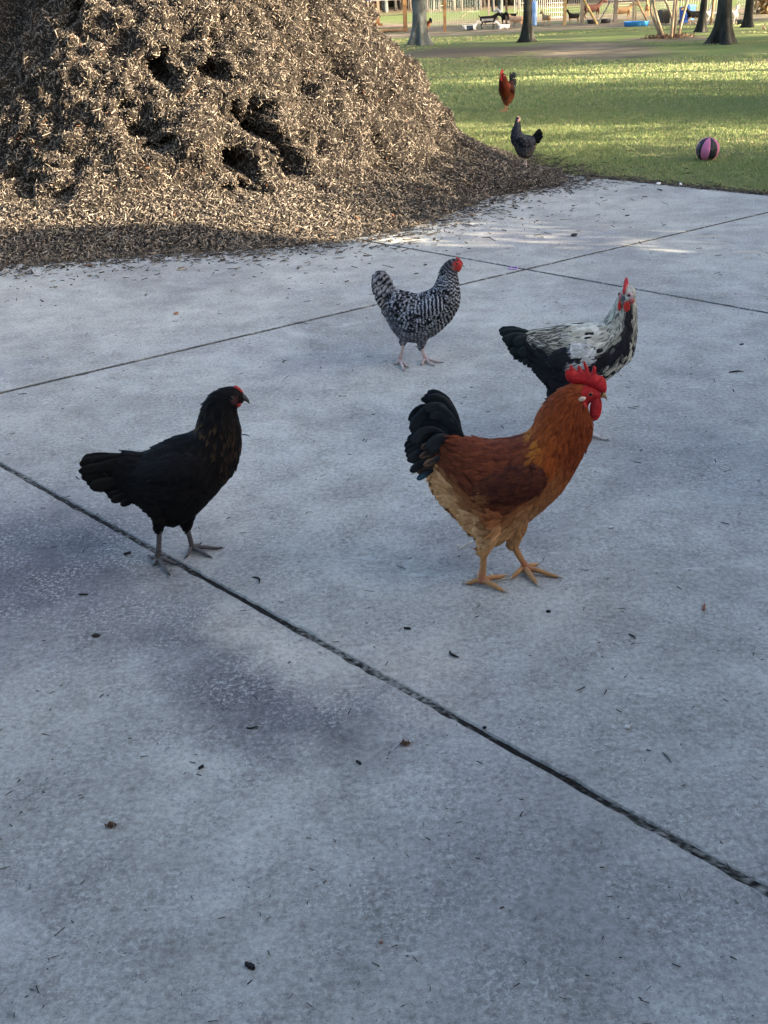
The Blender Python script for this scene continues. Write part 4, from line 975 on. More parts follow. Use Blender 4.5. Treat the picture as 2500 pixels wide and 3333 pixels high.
# ------------------------------------------------------------------ the house beside and behind the photographer
g = G('lap_siding', .7, .3); M['siding'] = g.base(g.mix(g.ramp(g.noise(3, 4), [(.4, 0.), (.7, .3)]), (.30, .27, .23), (.22, .2, .17)))
g = G('shingle', .9, .2); M['shingle'] = g.base(g.mix(g.ramp(g.noise(14, 4), [(.4, 0.), (.6, 1.)]), (.05, .048, .046), (.1, .095, .09)))
house = empty('house', (7, 0, 0), label='beige sided house with an added shade porch, beside and behind the viewpoint', cat='house')
def hb(name, c, d, mat, col=(1, 1, 1), parent=None):
    m = MB().box((0, 0, 0), d, 0, col); o = m.build(name, mat, parent or house, (c[0]-7, c[1], c[2]), smooth=False); return o
NY = 3.95; HT = 2.84
for k in range(13):
    hb('siding_board', (5.5-.012, (NY-5.2)/2, .12+.2*k), (.03, NY+5.2, .192), M['siding'])
    hb('siding_board', (7.25, NY+.012, .12+.2*k), (3.5, .03, .192), M['siding'])
    hb('siding_board', (-.8, -2.612, .12+.16*k), (12.6, .03, .152), M['siding'])
hb('wall', (7.25, (NY-8)/2, HT/2-.02), (3.48, NY+8, HT), M['siding'])
hb('wall', (-.8, -4.6, 1.3), (12.5, 3.95, 2.6), M['siding'])
hb('roof', (7.25, (NY-8)/2, HT+.1), (3.5, NY+8, .14), M['shingle'])
rb = MB(); V = [(-7.3, .35, 2.62), (5.45, .35, 2.62), (5.45, .35, 2.75), (-7.3, .35, 2.75), (-7.3, -4.6, 4.2), (5.45, -4.6, 4.2), (5.45, -4.6, 4.33), (-7.3, -4.6, 4.33)]
rb.add([(x-7, y, z) for x, y, z in V], [[0, 1, 2, 3], [5, 4, 7, 6], [3, 2, 6, 7], [1, 0, 4, 5], [0, 3, 7, 4], [2, 1, 5, 6]]); rb.build('shade_porch_roof', M['shingle'], house, smooth=False)  # unseen porch roof, added overhead to darken the near concrete
for x in (-6.8, -3.2, 3.2): hb('shade_porch_post', (x, .15, 1.3), (.12, .12, 2.62), M['paint'], (.6, .58, .55))
dr = hb('door', (1.2, -2.64, 1.03), (.95, .06, 2.02), M['paint'], (.35, .3, .24)); hb('window', (-2.5, -2.64, 1.5), (1.4, .06, 1.1), M['eye'], (.03, .035, .04))

# ------------------------------------------------------------------ leaves, shrubs, trees
def leaf_cloud(n, ctrs, rad_, size, col, seed, shell=.5):
    rng = np.random.default_rng(seed); ctrs = np.array(ctrs, float); rad_ = np.array(rad_, float)
    k = rng.integers(0, len(ctrs), n); d = rng.normal(size=(n, 3)); d /= np.linalg.norm(d, axis=1)[:, None]
    P = ctrs[k]+d*rad_[k]*(rng.random(n)[:, None]**shell); P += .12*rad_[k].mean(axis=1)[:, None]*rng.normal(size=(n, 3))*.5
    a = rng.normal(size=(n, 3)); a /= np.linalg.norm(a, axis=1)[:, None]; b = np.cross(a, rng.normal(size=(n, 3))); b /= np.linalg.norm(b, axis=1)[:, None]
    s = size*rng.uniform(.6, 1.3, (n, 1)); V = np.stack([P-a*s, P+b*s*.45, P+a*s, P-b*s*.45], 1).reshape(-1, 3)
    c = np.array(col)[rng.integers(0, len(col), n)]*rng.uniform(.7, 1.3, (n, 1))
    return V, np.arange(n*4).reshape(-1, 4), np.repeat(c, 4, axis=0)
LG = [(.05, .11, .025), (.08, .14, .03), (.04, .08, .02)]
AUT = [(.22, .17, .05), (.12, .14, .04), (.28, .2, .07)]
def trunk_mesh(r, flare, h, seed, lean=(0, 0), lobes=5, hflare=.16):
    rng = np.random.default_rng(seed); nz, ns = 70, 48; zz = np.concatenate([np.linspace(0, .8, 36), np.linspace(.85, h, nz-36)]); an = np.linspace(0, 2*math.pi, ns, endpoint=False)
    ph = rng.uniform(0, 6, 4); V = []
    for z in zz:
        rr = r*(1-.45*z/h)*(1+.04*np.sin(3*an+ph[0]+z*.6))
        lob = .55+.45*np.cos(lobes*an+ph[1])*.8+.3*np.cos((lobes-2)*an+ph[2])
        rr = rr + (flare-r)*np.exp(-z/hflare)*np.clip(lob, .08, 1.5)
        V.append(np.stack([rr*np.cos(an)+lean[0]*z, rr*np.sin(an)+lean[1]*z, 0*an+z-.04], 1))
    V = np.vstack(V); nrm_ = V*[1, 1, 0]; nrm_ /= np.linalg.norm(nrm_, axis=1)[:, None]+1e-6
    V = V+nrm_*(r*.09*fbm(V*[1, 1, .3], 12, 3, seed))[:, None]
    F = np.array([[i*ns+j, i*ns+(j+1) % ns, (i+1)*ns+(j+1) % ns, (i+1)*ns+j] for i in range(nz-1) for j in range(ns)])
    return np_mesh('trunk', V, F)
def tree(loc, r, flare, h, mat, seed, label, lean=(0, 0), crown=True, lobes=5, cat='tree', nleaf=2600, group=None, crad=1.9, name='tree'):
    t = empty(name, loc, 0, label=label, cat=cat, group=group); rng = np.random.default_rng(seed+100)
    tr = link('trunk', trunk_mesh(r, flare*1.25, h, seed, lean, lobes, .2 if r < .15 else .27), mat, t)
    cs = []
    for k in range(7):
        a = rng.uniform(0, 6.28); z = h*rng.uniform(.5, .95); l = rng.uniform(1.6, 3); top = np.array([lean[0]*z, lean[1]*z, z])
        e = top+np.array([math.cos(a)*l, math.sin(a)*l, l*rng.uniform(.4, .9)])
        MB().tube([top, (top+e)/2+[0, 0, -.1], e], [r*.4, r*.28, r*.12], 7, 8).build('limb', mat, t); cs.append(e)
    if crown:
        V, F, C = leaf_cloud(nleaf, cs+[[lean[0]*h, lean[1]*h, h+.6]], [[crad, crad, crad*.7]]*8, .13, AUT, seed); link('crown', np_mesh('crown', V, F, C), M['grass'], t)
    return t
tree(gnd(1366, 148, LZ), .20, .40, 9, M['bark_grey'], 11, 'thick pale grey tree trunk with spreading roots, right of the mulch heap', (.012, 0), lobes=6)
tree(gnd(1715, 135, LZ), .125, .27, 8, M['bark_dark'], 12, 'slim dark tree trunk standing in front of the light blue barrel', (.012, 0), lobes=4)
tree(gnd(2282, 105, LZ), .10, .22, 8, M['bark_dark'], 13, 'slim dark tree trunk just right of the blue bins', (.02, 0), lobes=3)
tree(gnd(2352, 142, LZ), .165, .45, 9, M['bark_dark'], 14, 'thickest dark tree trunk with mossy flared roots at the right', (-.03, 0), lobes=5)
tree(gnd(2431, 90, LZ), .12, .25, 8, M['bark_dark'], 15, 'dark tree trunk nearest the right edge of the photo', (.02, 0), lobes=4)

# unseen shrubs, added for shade, and right-hand trees outside the frame break up low sun
V, F, C = leaf_cloud(5200, [(0, 0, .9), (.25, .3, .8), (-.2, -.3, 1.0)], [(.62, .72, .9)]*3, .05, LG, 5)
shm = np_mesh('foliage', V, F, C); stm = MB()
for k in range(4): stm.tube([(0, 0, 0), (.1*math.cos(k*1.6), .1*math.sin(k*1.6), .5), (.35*math.cos(k*1.6), .35*math.sin(k*1.6), 1.2)], [.03, .022, .01], 6, 6)
stm = stm.mesh('stem')
SHADE_HEDGE = [(6.95, 5.15, 1.1), (6.95, 5.9, 1.25), (7.0, 6.65, 1.2), (7.0, 7.25, 1.25), (7.05, 7.95, 1.15), (7.05, 8.65, 1.1), (7.1, 12.1, 1.15), (7.2, 13.0, 1.25), (7.2, 14.0, 1.2)]
for i, (x, y, sc) in enumerate(SHADE_HEDGE):
    s = empty('shrub', (x, y, LZ), i*1.3, cat='shrub', group='unseen evergreen shrubs added for shade', label='evergreen shrub of an unseen row added to shade the concrete and lawn')
    s.scale = (1, 1, sc); link('foliage', shm, M['grass'], s); link('stem', stm, M['bark_dark'], s)
rng = np.random.default_rng(31); OFFT = []
proto = None
for (x, y) in [(22, 7.5), (26, 9), (19, 12.5), (24, 16), (20, 20.5), (16.5, 13), (18, 15.5), (22, 18), (22, 25), (27, 21.5), (28, 14.5), (33, 18.5), (40, 16), (25, 26), (40, 25), (30, 35), (38, 34)]:
    if proto is None or (x, y) == (24, 16):
        proto = tree((x, y, LZ), .2, .4, 8, M['bark_dark'], 40+int(x), 'leafy tree of the wood lot beyond the right edge of the picture', nleaf=4200, crad=1.75, group='trees to the right of the lawn')
    else:
        c = copy_tree(proto); c.location = (x, y, LZ); c.rotation_euler = (0, 0, rng.uniform(0, 6)); c.scale = (1, 1, rng.uniform(.85, 1.15))

# ------------------------------------------------------------------ far goat yard
def zat(px, py, Y): return at_y(px, py, Y)
def post(px, py, w=.10, top=2.0, col=(.22, .14, .075), label='', lean=0.0, name='fence_post'):
    b = gnd(px, py, LZ); m = MB(); m.box((lean*top/2, 0, top/2), (w, w, top), 0, col) if not lean else m.tube([(0, 0, 0), (lean*top, 0, top)], [w/2, w/2], 8, col=col)
    o = m.build(name, M['wood'], None, b, smooth=False); return tag(o, label, 'post')
post(1448, 103, .095, 2.2, (.20, .11, .05), 'brown square fence post standing alone right of the grey tree')
post(1648, 92, .07, 2.2, (.11, .085, .06), 'thin dark post in front of the group of goats')
post(1837, 83, .11, 2.2, (.34, .24, .12), 'yellowish post at the right end of the white wire panel')
p4 = post(1894, 78, .12, 2.2, (.23, .19, .14), 'stout grey post with a slanting yellow brace')
Yb = p4.location.y
def slant(par, a, b, w, col, Y):
    A = at_y(*a, Y); B = at_y(*b, Y); d = B-A; A = A-d*.0; B = B+d*.9
    MB().tube([A-par.location, B-par.location], [w/2, w/2], 7, col=col).build('brace', M['wood'], par, smooth=False)
slant(p4, (1944, 80), (1902, 2), .09, (.34, .25, .11), gnd(1944, 80).y)
slant(p4, (1948, 76), (1988, 2), .055, (.2, .18, .15), gnd(1948, 76).y+.25)
post(2002, 72, .13, 2.2, (.15, .13, .11), 'dark grey square post in front of the tan goat')
p7 = post(2060, 73, .06, 2.2, (.2, .17, .13), 'thin post rising behind the blue pool'); post(2068, 72, .05, 2.2, (.25, .2, .14), 'second thin post right behind the blue pool, paired with its neighbour')
slant(p7, (2106, 68), (2074, 2), .07, (.26, .17, .1), gnd(2106, 68).y)
post(2314, 80, .09, 2.2, (.3, .19, .1), 'slightly leaning brown post between the two dark trunks', lean=.03)
post(1591, 50, .1, 2.4, (.16, .13, .11), 'grey post far back beyond the standing black goat'); post(1675, 43, .06, 2.4, (.25, .24, .22), 'pale thin post farthest back behind the goats')

# wooden play tower left of the grey tree
b0 = gnd(1316, 103, LZ); pt = empty('play_tower', b0, 0, label='low wooden play tower of brown posts and boards behind the mulch heap', cat='play tower')
def pbox(name, x0, y0, x1, y1, Y, dep, col, par=pt, mat=None):
    A = at_y(x0, y1, Y); B = at_y(x1, y0, Y); c = (A+B)/2-par.location
    o = MB().box(c, (abs(B.x-A.x), dep, abs(B.z-A.z)), 0, col).build(name, mat or M['wood'], par, smooth=False); return o
Y0 = b0.y; WD = (.26, .15, .07)
pbox('post', 1313, -60, 1322, 104, Y0, .1, WD); pbox('post', 1211, -60, 1220, 110, Y0, .1, (.12, .06, .03))
pbox('post', 1190, -40, 1196, 90, Y0+2, .09, WD); pbox('post', 1229, -40, 1233, 90, Y0+2.05, .09, (.2, .16, .11))
pbox('beam', 1204, -6, 1324, 4, Y0-.12, .05, (.42, .36, .32)); pbox('rail', 1221, 46, 1323, 53, Y0+.09, .04, (.25, .19, .15))
pbox('deck_board', 1222, 93, 1322, 103, Y0-.11, .05, (.3, .18, .1)); pbox('panel', 1221, 40, 1235, 78, Y0+.1, .06, (.32, .17, .07)); pbox('step', 1231, 76, 1245, 84, Y0-.3, .3, (.14, .06, .03))
for k in range(5): MB().box((-.55, .3+.36*k, .13), (1.15, .3, .03), 0, (.25, .17, .1)).build('deck_board', M['wood'], pt, smooth=False)
bs = pbox('canopy', 1166, -30, 1204, 12, Y0-.3, .5, (.02, .06, .35), mat=M['plastic']); bs['label'] = 'bright blue plastic cover'

# wire panels
def panel(x0, y0, x1, y1, Y, nv, nh, label, wcol=(.6, .58, .52), r=.008, name='wire_panel'):
    A = at_y(x0, y1, Y); B = at_y(x1, y0, Y); root = empty(name, (A.x, Y, LZ), label=label, cat='fence'); w = B.x-A.x; h = B.z-LZ+.5
    vm = MB().tube([(0, 0, 0), (0, 0, h)], [r, r], 5, col=wcol).mesh('wire'); hm = MB().tube([(0, 0, 0), (w, 0, 0)], [r, r], 5, col=wcol).mesh('wire')
    for k in range(nv): link('wire', vm, M['paint'], root, (w*k/(nv-1), .01*random.uniform(-1, 1), 0))
    for k in range(nh): link('wire', hm, M['paint'], root, (0, -.018, .08+(h-.1)*k/(nh-1)))
panel(1735, 2, 1842, 55, 50, 17, 7, 'white wire livestock panel behind the blue barrel', (.6, .57, .5), .008)
panel(1682, 2, 1706, 40, 51, 5, 5, 'short piece of white wire panel left of the slim dark trunk', (.4, .38, .34), .008)
panel(1850, 2, 2060, 58, 55, 34, 9, 'long grey wire fence behind the goats', (.15, .14, .125), .008)
panel(2070, 2, 2210, 55, 54, 22, 9, 'grey wire fence behind the multi stemmed tree', (.24, .23, .21), .008)
panel(2214, 2, 2335, 52, 47, 16, 2, 'pen front of tall pale upright bars behind the blue bins', (.42, .4, .36), .009)
panel(2395, 2, 2520, 50, 50, 16, 7, 'wire fence behind the rightmost trunk', (.35, .34, .32), .008)
panel(1400, 40, 1560, 72, 46.5, 30, 3, 'low pale garden netting fence beyond the lying goat', (.40, .46, .36), .006)
# grey shed and a straw heap at far right
A = at_y(2455, 46, 56); B = at_y(2474, -60, 56); shed = empty('shed', (A.x, 56, LZ), label='grey corrugated shed wall at the far right', cat='shed')
for k in range(7): MB().box((.1+.12*k, .03*(k % 2), 1.3), (.115, .05, 2.7), 0, (.26, .25, .24)).build('wall_sheet', M['wood'], shed, smooth=False)
MB().box((.4, .8, 2.7), (1.1, 1.9, .06), 0, (.2, .2, .2)).build('roof', M['paint'], shed, smooth=False)
bq = gnd(2490, 46, LZ); V, F, C = leaf_cloud(1600, [(0, 0, .5), (.3, 0, .3)], [(.45, .45, .7)]*2, .12, [(.42, .28, .12), (.3, .18, .08), (.5, .36, .17)], 9)
sh = empty('hay_heap', bq, label='tan heap of dry hay at the right edge behind the trunks', cat='hay'); link('hay', np_mesh('hay', V, F, C), M['grass'], sh)

# barrel, bins, tubs, pool, troughs
def lathe_thing(name, px, py, prof, mat, col, label, cat, sc=1, seg=28, sy=1, parts=()):
    o = empty(name, gnd(px, py, LZ), label=label, cat=cat); o.scale = (sc, sc*sy, sc)
    MB().lathe(prof, seg, col=col).build('body', mat, o)
    for n_, pr, c_ in parts: MB().lathe(pr, seg, col=c_).build(n_, mat, o)
    return o
lathe_thing('barrel', 1739, 84, [(0, 0), (.07, 0), (.085, .03), (.085, .25), (.09, .27), (.085, .29), (.085, .5), (.09, .52), (.085, .54), (.083, .74), (.06, .77), (0, .77)], M['plastic'], (.25, .42, .72), 'light blue upright barrel right of the slim dark trunk', 'barrel', 1.08, parts=[('lid', [(0, .785), (.045, .785), (.05, .77)], (.3, .45, .7))])
pool = lathe_thing('wading_pool', 2071, 85, [(0, .02), (.39, .02), (.42, .15), (.435, .155), (.45, .15), (.44, .135), (.41, 0), (0, 0)], M['plastic'], (.04, .24, .60), 'low round bright blue plastic wading pool on the grass', 'pool', .95, 40)
MB().lathe([(0, .09), (.4, .09)], 32, col=(.05, .09, .1)).build('water', M['eye'], pool)
def bin_(px, py, w, h, col, lid, label, name='wheelie_bin'):
    o = empty(name, gnd(px, py, LZ), .2, label=label, cat='bin'); m = MB(); a, c = w*.42, w*.5
    V = [(-a, -a, .03), (a, -a, .03), (a, a, .03), (-a, a, .03), (-c, -c, h), (c, -c, h), (c, c, h), (-c, c, h)]
    m.add(V, [[0, 3, 2, 1], [0, 1, 5, 4], [1, 2, 6, 5], [2, 3, 7, 6], [3, 0, 4, 7], [4, 5, 6, 7]], col=col); m.build('body', M['plastic'], o, smooth=False)
    m = MB(); m.box((0, -.01, h+.02), (w*1.12, w*1.14, .035), 0, lid); m.box((0, 0, h+.045), (w*.8, w*.85, .03), 0, lid); l = m.build('lid', M['plastic'], o, smooth=False)
    for k in (-.3, 0, .3): MB().box((k*w, -w*.475, h*.55), (w*.06, .02, h*.7), 0, col).build('rib', M['plastic'], o, smooth=False)
    for k in (-1, 1): MB().tube([(k*w*.42, w*.45, .06), (k*w*.5, w*.45, .06)], [.06, .06], 12, col=(.02, .02, .02)).build('wheel', M['plastic'], o)
    return o
bin_(2160, 79, .33, .40, (.035, .033, .032), (.05, .05, .05), 'black rubbish bin behind the multi stemmed tree', 'rubbish_bin')
bin_(2225, 77, .25, .46, (.02, .10, .42), (.03, .14, .5), 'deep blue bin, left one of the two beside the dark trunk')
bin_(2246, 68, .24, .46, (.10, .25, .58), (.1, .28, .62), 'paler blue bin, right one of the two beside the dark trunk')
for px, py, w, l in ((1928, 76, .19, 'round dark tub in front of the reddish goat'), (1972, 74, .20, 'low dark tub between the slanting brace and the square post'), (2412, 78, .14, 'dark tub beside the rightmost trunk')):
    t = lathe_thing('feed_tub', px, py, [(0, .015), (w*.8, .015), (w, .13), (w*1.06, .135), (w*1.06, .12), (w*.86, 0), (0, 0)], M['plastic'], (.05, .052, .055), l, 'tub', 1.0)
    MB().tube([(-w, 0, .13), (-w*1.1, 0, .16), (-w*.9, 0, .17)], [.01]*3, 5, 6, col=(.04, .04, .04)).build('handle', M['plastic'], t)
def trough(px, py, w, h, label):
    o = empty('feed_trough', gnd(px, py, LZ), label=label, cat='trough'); m = MB(); c = (.26, .235, .21)
    m.box((0, 0, h), (w, .2, .02), 0, c); m.build('base_board', M['wood'], o, smooth=False)
    for s_ in (-1, 1): MB().box((0, s_*.11, h+.04), (w+.04, .02, .08), 0, c).build('side_board', M['wood'], o, smooth=False)
    for a in (-1, 1):
        for s_ in (-1, 1): MB().box((a*w*.42, s_*.08, h/2-.01), (.035, .035, h), 0, (.25, .2, .15)).build('leg', M['wood'], o, smooth=False)
trough(1598, 90, .5, .27, 'pale wooden feed trough in front of the black goat'); trough(1690, 88, .42, .24, 'pale wooden feed trough left of the slim dark trunk')

# multi stemmed small tree
mt = empty('multi_stem_tree', gnd(2178, 124, LZ), label='small bare tree with several slender pale stems rising from one base', cat='tree')
for (x0, y0, P) in ((2152, 124, [(2120, 40), (2122, 0), (2140, -60)]), (2160, 124, [(2140, 60), (2128, 10), (2130, -60)]), (2184, 126, [(2190, 70), (2196, 0), (2205, -60)]), (2193, 122, [(2199, 60), (2203, 0), (2200, -60)]), (2206, 122, [(2222, 60), (2238, 0), (2252, -60)]), (2196, 120, [(2185, 50), (2165, 0), (2155, -40)])):
    b = gnd(x0, y0, LZ); pts = [b-mt.location]+[at_y(x, y, b.y+.1*i)-mt.location for i, (x, y) in enumerate(P)]; e = pts[-1]+(pts[-1]-pts[-2])*1.3
    MB().tube([*pts, e], [.042, .034, .03, .026, .012], 8, 16, col=(.30, .22, .14)).build('stem', M['wood'], mt)
V, F, C = leaf_cloud(900, [(0, 0, .03)], [(.75, .5, .05)], .035, [(.13, .06, .035), (.2, .12, .07), (.07, .04, .025)], 12); ll = link('leaf_litter', np_mesh('litter', V, F, C), M['grass'], None, mt.location, kind='stuff', label='rusty fallen leaves round the foot of the multi stemmed tree')
for i, (px, py, tpx, tpy) in enumerate(((2270, 84, 2240, 70), (1500, 58, 1538, 38), (2490, 98, 2476, 90))):
    b = gnd(px, py, LZ); e = at_y(tpx, tpy, b.y)-b; br = MB(); br.tube([(0, 0, .02), e*.5+Vector((0, .05, .06)), e], [.025, .02, .008], 6, 8, col=(.3, .22, .15)); br.tube([e*.5, e*.6+Vector((.1, 0, .2))], [.012, .005], 5, col=(.3, .22, .15))
    br.build('fallen_branch', M['wood'], None, b, label=('fallen branch lying beside the blue bins', 'forked dead branch sticking up beyond the lying goat', 'dry fallen branch on the sunlit dirt at the right edge')[i], cat='branch')

# goats
def goat(px, py, yaw, sc, colf, label, pose='stand', head=0.0):
    b = gnd(px, py, LZ); root = empty('goat', b, rad(yaw), label=label, cat='goat'); root.scale = (sc,)*3; mb = MB(); lie = pose == 'lie'; dz = -.26 if lie else 0
    st = [(-.37, .50, .36, .05), (-.33, .54, .30, .09), (-.15, .55, .26, .125), (.05, .55, .26, .13), (.22, .57, .28, .11), (.32, .62, .34, .08), (.40, .70+head*.4, .47+head*.3, .055), (.47, .77+head*.7, .60+head*.6, .045), (.54, .79+head, .63+head, .05), (.62, .74+head, .61+head, .04), (.71, .67+head, .60+head, .026)]
    S_ = catmull(st, 40); n = 16; an = np.linspace(0, 2*math.pi, n, endpoint=False)
    V = np.vstack([np.stack([x+0*an, w*np.sin(an), (t+bt)/2+(t-bt)/2*np.cos(an)+dz], 1) for x, t, bt, w in S_]); m = len(S_)
    mb.add(V, [[i*n+j, i*n+(j+1) % n, (i+1)*n+(j+1) % n, (i+1)*n+j] for i in range(m-1) for j in range(n)], [[j, n-1 if False else (j+1) % n, 0] for j in range(1, n-1)]+[[(m-1)*n, (m-1)*n+j, (m-1)*n+j+1] for j in range(1, n-1)])
    if not lie:
        for k, (x, y) in enumerate(((-.27, .075), (-.30, -.075), (.24, .065), (.27, -.065))):
            bk = -.04 if x < 0 else .01
            mb.tube([(x, y, .42), (x+.03, y, .27), (x+bk, y, .15), (x+.0, y, .06), (x+.02, y, 0)], [.065, .038, .02, .018, .024], 9, 14)
    else:
        for y in (.1, -.1): mb.tube([(-.3, y, .12), (-.1, y*1.4, .06), (-.22, y*1.5, .03)], [.07, .045, .025], 9, 9); mb.tube([(.2, y*.8, .1), (.36, y, .04), (.22, y, .03)], [.05, .03, .02], 9, 9)
    mb.tube([(-.36, 0, .50+dz), (-.41, 0, .56+dz), (-.42, 0, .64+dz)], [.025, .024, .01], 8, 7)
    me = remesh(mb, .018, 2); v = verts(me); set_col(me, colf(v+[0, 0, -dz])); link('body', me, M['fur'], root)
    hc = np.array(colf(np.array([[.55, .05, .8]]))[0])
    for y in (1, -1):
        MB().ball((.50, y*.085, .74+head+dz), (.02, .055, .018), 8, 6, col=hc, M=Matrix.Rotation(y*-.35, 3, 'X')).build('ear', M['fur'], root)
        MB().tube([(.51, y*.025, .79+head+dz), (.48, y*.035, .86+head+dz), (.43, y*.045, .89+head+dz)], [.012, .009, .003], 6, 6, col=(.2, .17, .13)).build('horn', M['fur'], root)
    return root
K = lambda c: (lambda v: np.tile(np.array(c, float), (len(v), 1)))
def patch(a, b, f): return lambda v: np.where(f(v)[:, None], np.array(a, float), np.array(b, float))
BLK, WHT, TAN, BRN, RBR = (.012, .011, .011), (.55, .53, .49), (.34, .21, .11), (.16, .08, .04), (.045, .017, .012)
goat(1588, 94, 2, .78, patch((.35, .33, .33), BLK, lambda v: (v[:, 2] < .44) & (v[:, 2] > .33) & (abs(v[:, 0]+.03) < .28)), 'black goat with a pale flank standing in profile, facing right', head=-.12)
goat(1528, 99, 5, .62, patch((.02, .03, .05), WHT, lambda v: (abs(v[:, 0]) < .2) & (v[:, 2] < .52)), 'white goat with a dark patch lying on the grass', 'lie')
goat(1655, 86, 165, .8, patch(WHT, BLK, lambda v: v[:, 0] > .34), 'black bodied goat with a white neck behind the thin dark post')
goat(1640, 95, 190, .55, K(WHT), 'small white goat lying at the foot of the thin dark post', 'lie')
goat(1680, 92, 160, .72, patch(BLK, (.45, .28, .18), lambda v: v[:, 0] > .36), 'pale brown goat with a black head beside the slim trunk', head=-.03)
goat(1778, 82, 115, .62, K(TAN), 'little tan goat standing by the white wire panel')
goat(1868, 76, 205, .62, patch(BRN, BLK, lambda v: v[:, 2] < .3), 'small black goat with brown legs left of the stout post')
goat(1925, 60, 10, .95, K(RBR), 'dark reddish goat behind the slanting brace')
goat(2025, 66, 3, .86, K(TAN), 'tan goat standing in profile beyond the square post', head=-.04)
goat(2106, 52, 80, .8, K((.4, .2, .09)), 'orange brown goat far back behind the brace')
goat(2262, 80, 185, .74, patch(TAN, BLK, lambda v: (v[:, 2] < .3) | (v[:, 0] > .5)), 'black and tan goat beside the blue bins')
goat(2303, 77, 60, .68, K(WHT), 'slender white goat just right of the slim trunk by the bins', head=.08)
goat(2388, 77, 60, .68, K((.6, .5, .4)), 'cream goat half hidden right of the thickest trunk', head=.02)

# woods behind
rng = np.random.default_rng(77)
WX = [(1205, 36, .05), (1255, 40, .16), (1287, 36, .07), (1304, 34, .05), (1389, 35, .09), (1412, 33, .06), (1430, 33, .05), (1478, 33, .07), (1502, 33, .06), (1548, 32, .05), (1562, 32, .08), (1605, 38, .07), (1628, 42, .11), (1690, 30, .06)]
NM = ['slender bare tree above the mulch heap in the far wood', 'wide grey trunk at the edge of the far wood, seen through the play tower', 'thin bare tree right of the wide grey trunk in the far wood', 'thin bare tree behind the right post of the play tower', 'pale bare tree in the far wood just right of the grey trunk', 'narrow bare tree in the far wood left of the lone post', 'narrow bare tree in the far wood almost behind the lone post', 'bare tree in the far wood just right of the lone post', 'bare tree in the far wood, second right of the lone post', 'thin bare tree in the far wood above the lying goat', 'bare tree in the far wood above the head of the lying goat', 'bare tree in the far wood above the black goat', 'leaning pinkish grey trunk behind the goats', 'thin bare tree left of the slim dark trunk in the far wood']
for (px, py, r), lb in zip(WX, NM):
    b = gnd(px, py, LZ); t = empty('bare_tree', b, label=lb, cat='tree'); c = (.12, .10, .08) if rng.random() < .5 else (.07, .065, .06); ln = rng.normal(0, .02)
    MB().tube([(0, 0, -.1), (ln*2, 0, 2), (ln*5, .1, 5), (ln*9, 0, 9)], [r*1.35, r, r*.8, r*.3], 9, 20, col=c).build('trunk', M['bark_grey'] if r > .1 else M['wood'], t)
    for k in range(3):
        z = rng.uniform(2.5, 7); a = rng.uniform(0, 6.28); MB().tube([(ln*z, 0, z), (math.cos(a)*1.2, math.sin(a)*1.2, z+1.2)], [r*.4, r*.1], 5, col=c).build('branch', M['wood'], t)
mb = MB()
for k in range(420):
    y = rng.uniform(78, 125); x = rng.uniform(-.1, .42)*y; r = rng.uniform(.04, .13); mb.tube([(x, y, -.2), (x+rng.normal(0, .15), y, 4), (x+rng.normal(0, .4), y, 10)], [r, r*.8, r*.4], 5, 4, col=np.array((.08, .07, .06))*rng.uniform(.5, 1.4))
mb.build('distant_trunks', M['wood'], None, kind='stuff', label='many thin trunks of the wood behind the goat yard')
V1 = leaf_cloud(38000, [(x, 92+rng.uniform(-8, 12), rng.uniform(.2, 4)) for x in np.linspace(-14, 17, 60)], [(1.6, 3, 1.5)]*60, .26, [(.36, .27, .10), (.24, .2, .06), (.42, .31, .14), (.17, .13, .07)], 3)
V2 = leaf_cloud(40000, [(x, 84+rng.uniform(-8, 12), rng.uniform(.2, 3.4)) for x in np.linspace(17, 44, 60)], [(1.6, 3, 1.6)]*60, .26, [(.07, .06, .05), (.045, .04, .036), (.12, .09, .06), (.03, .03, .026)], 4)
link('underbrush', np_mesh('underbrush', np.vstack([V1[0], V2[0]]), np.vstack([V1[1], V2[1]+len(V1[0])]), np.vstack([V1[2], V2[2]])), M['grass'], None, kind='stuff', label='tan and brown autumn underbrush of the wood behind the goat yard')

# ------------------------------------------------------------------ ball
bp = gnd(2300, 524, LZ); R_ = .103; ball = empty('ball', bp+Vector((0, 0, R_*.97)), label='pink and black panelled rubber basketball lying on the grass', cat='ball')
nu, nv = 64, 40; PN = 8
yaw0 = rad(-50)
rotb = Euler((rad(6), rad(4), 0)).to_matrix()
for k in range(PN):
    V = []; F = []; m_ = 9; 
    for j in range(nv+1):
        ph = math.pi*j/nv
        for i in range(m_):
            a = yaw0+2*math.pi*(k+i/(m_-1))/PN-math.pi/2; e = min(i, m_-1-i)/(m_-1)
            rr = R_*(1-.016*max(0, 1-e*12)); V.append((rr*math.sin(ph)*math.cos(a), rr*math.sin(ph)*math.sin(a), rr*math.cos(ph)))
    F = [[j*m_+i, (j+1)*m_+i, (j+1)*m_+i+1, j*m_+i+1] for j in range(nv) for i in range(m_-1)]
    V = np.array(V)@np.array(rotb).T
    col = (.012, .014, .018) if k % 2 else (.50, .15, .27)
    link('panel', np_mesh('panel', V, np.array(F), np.tile(col, (len(V), 1))), M['rubber'], ball)
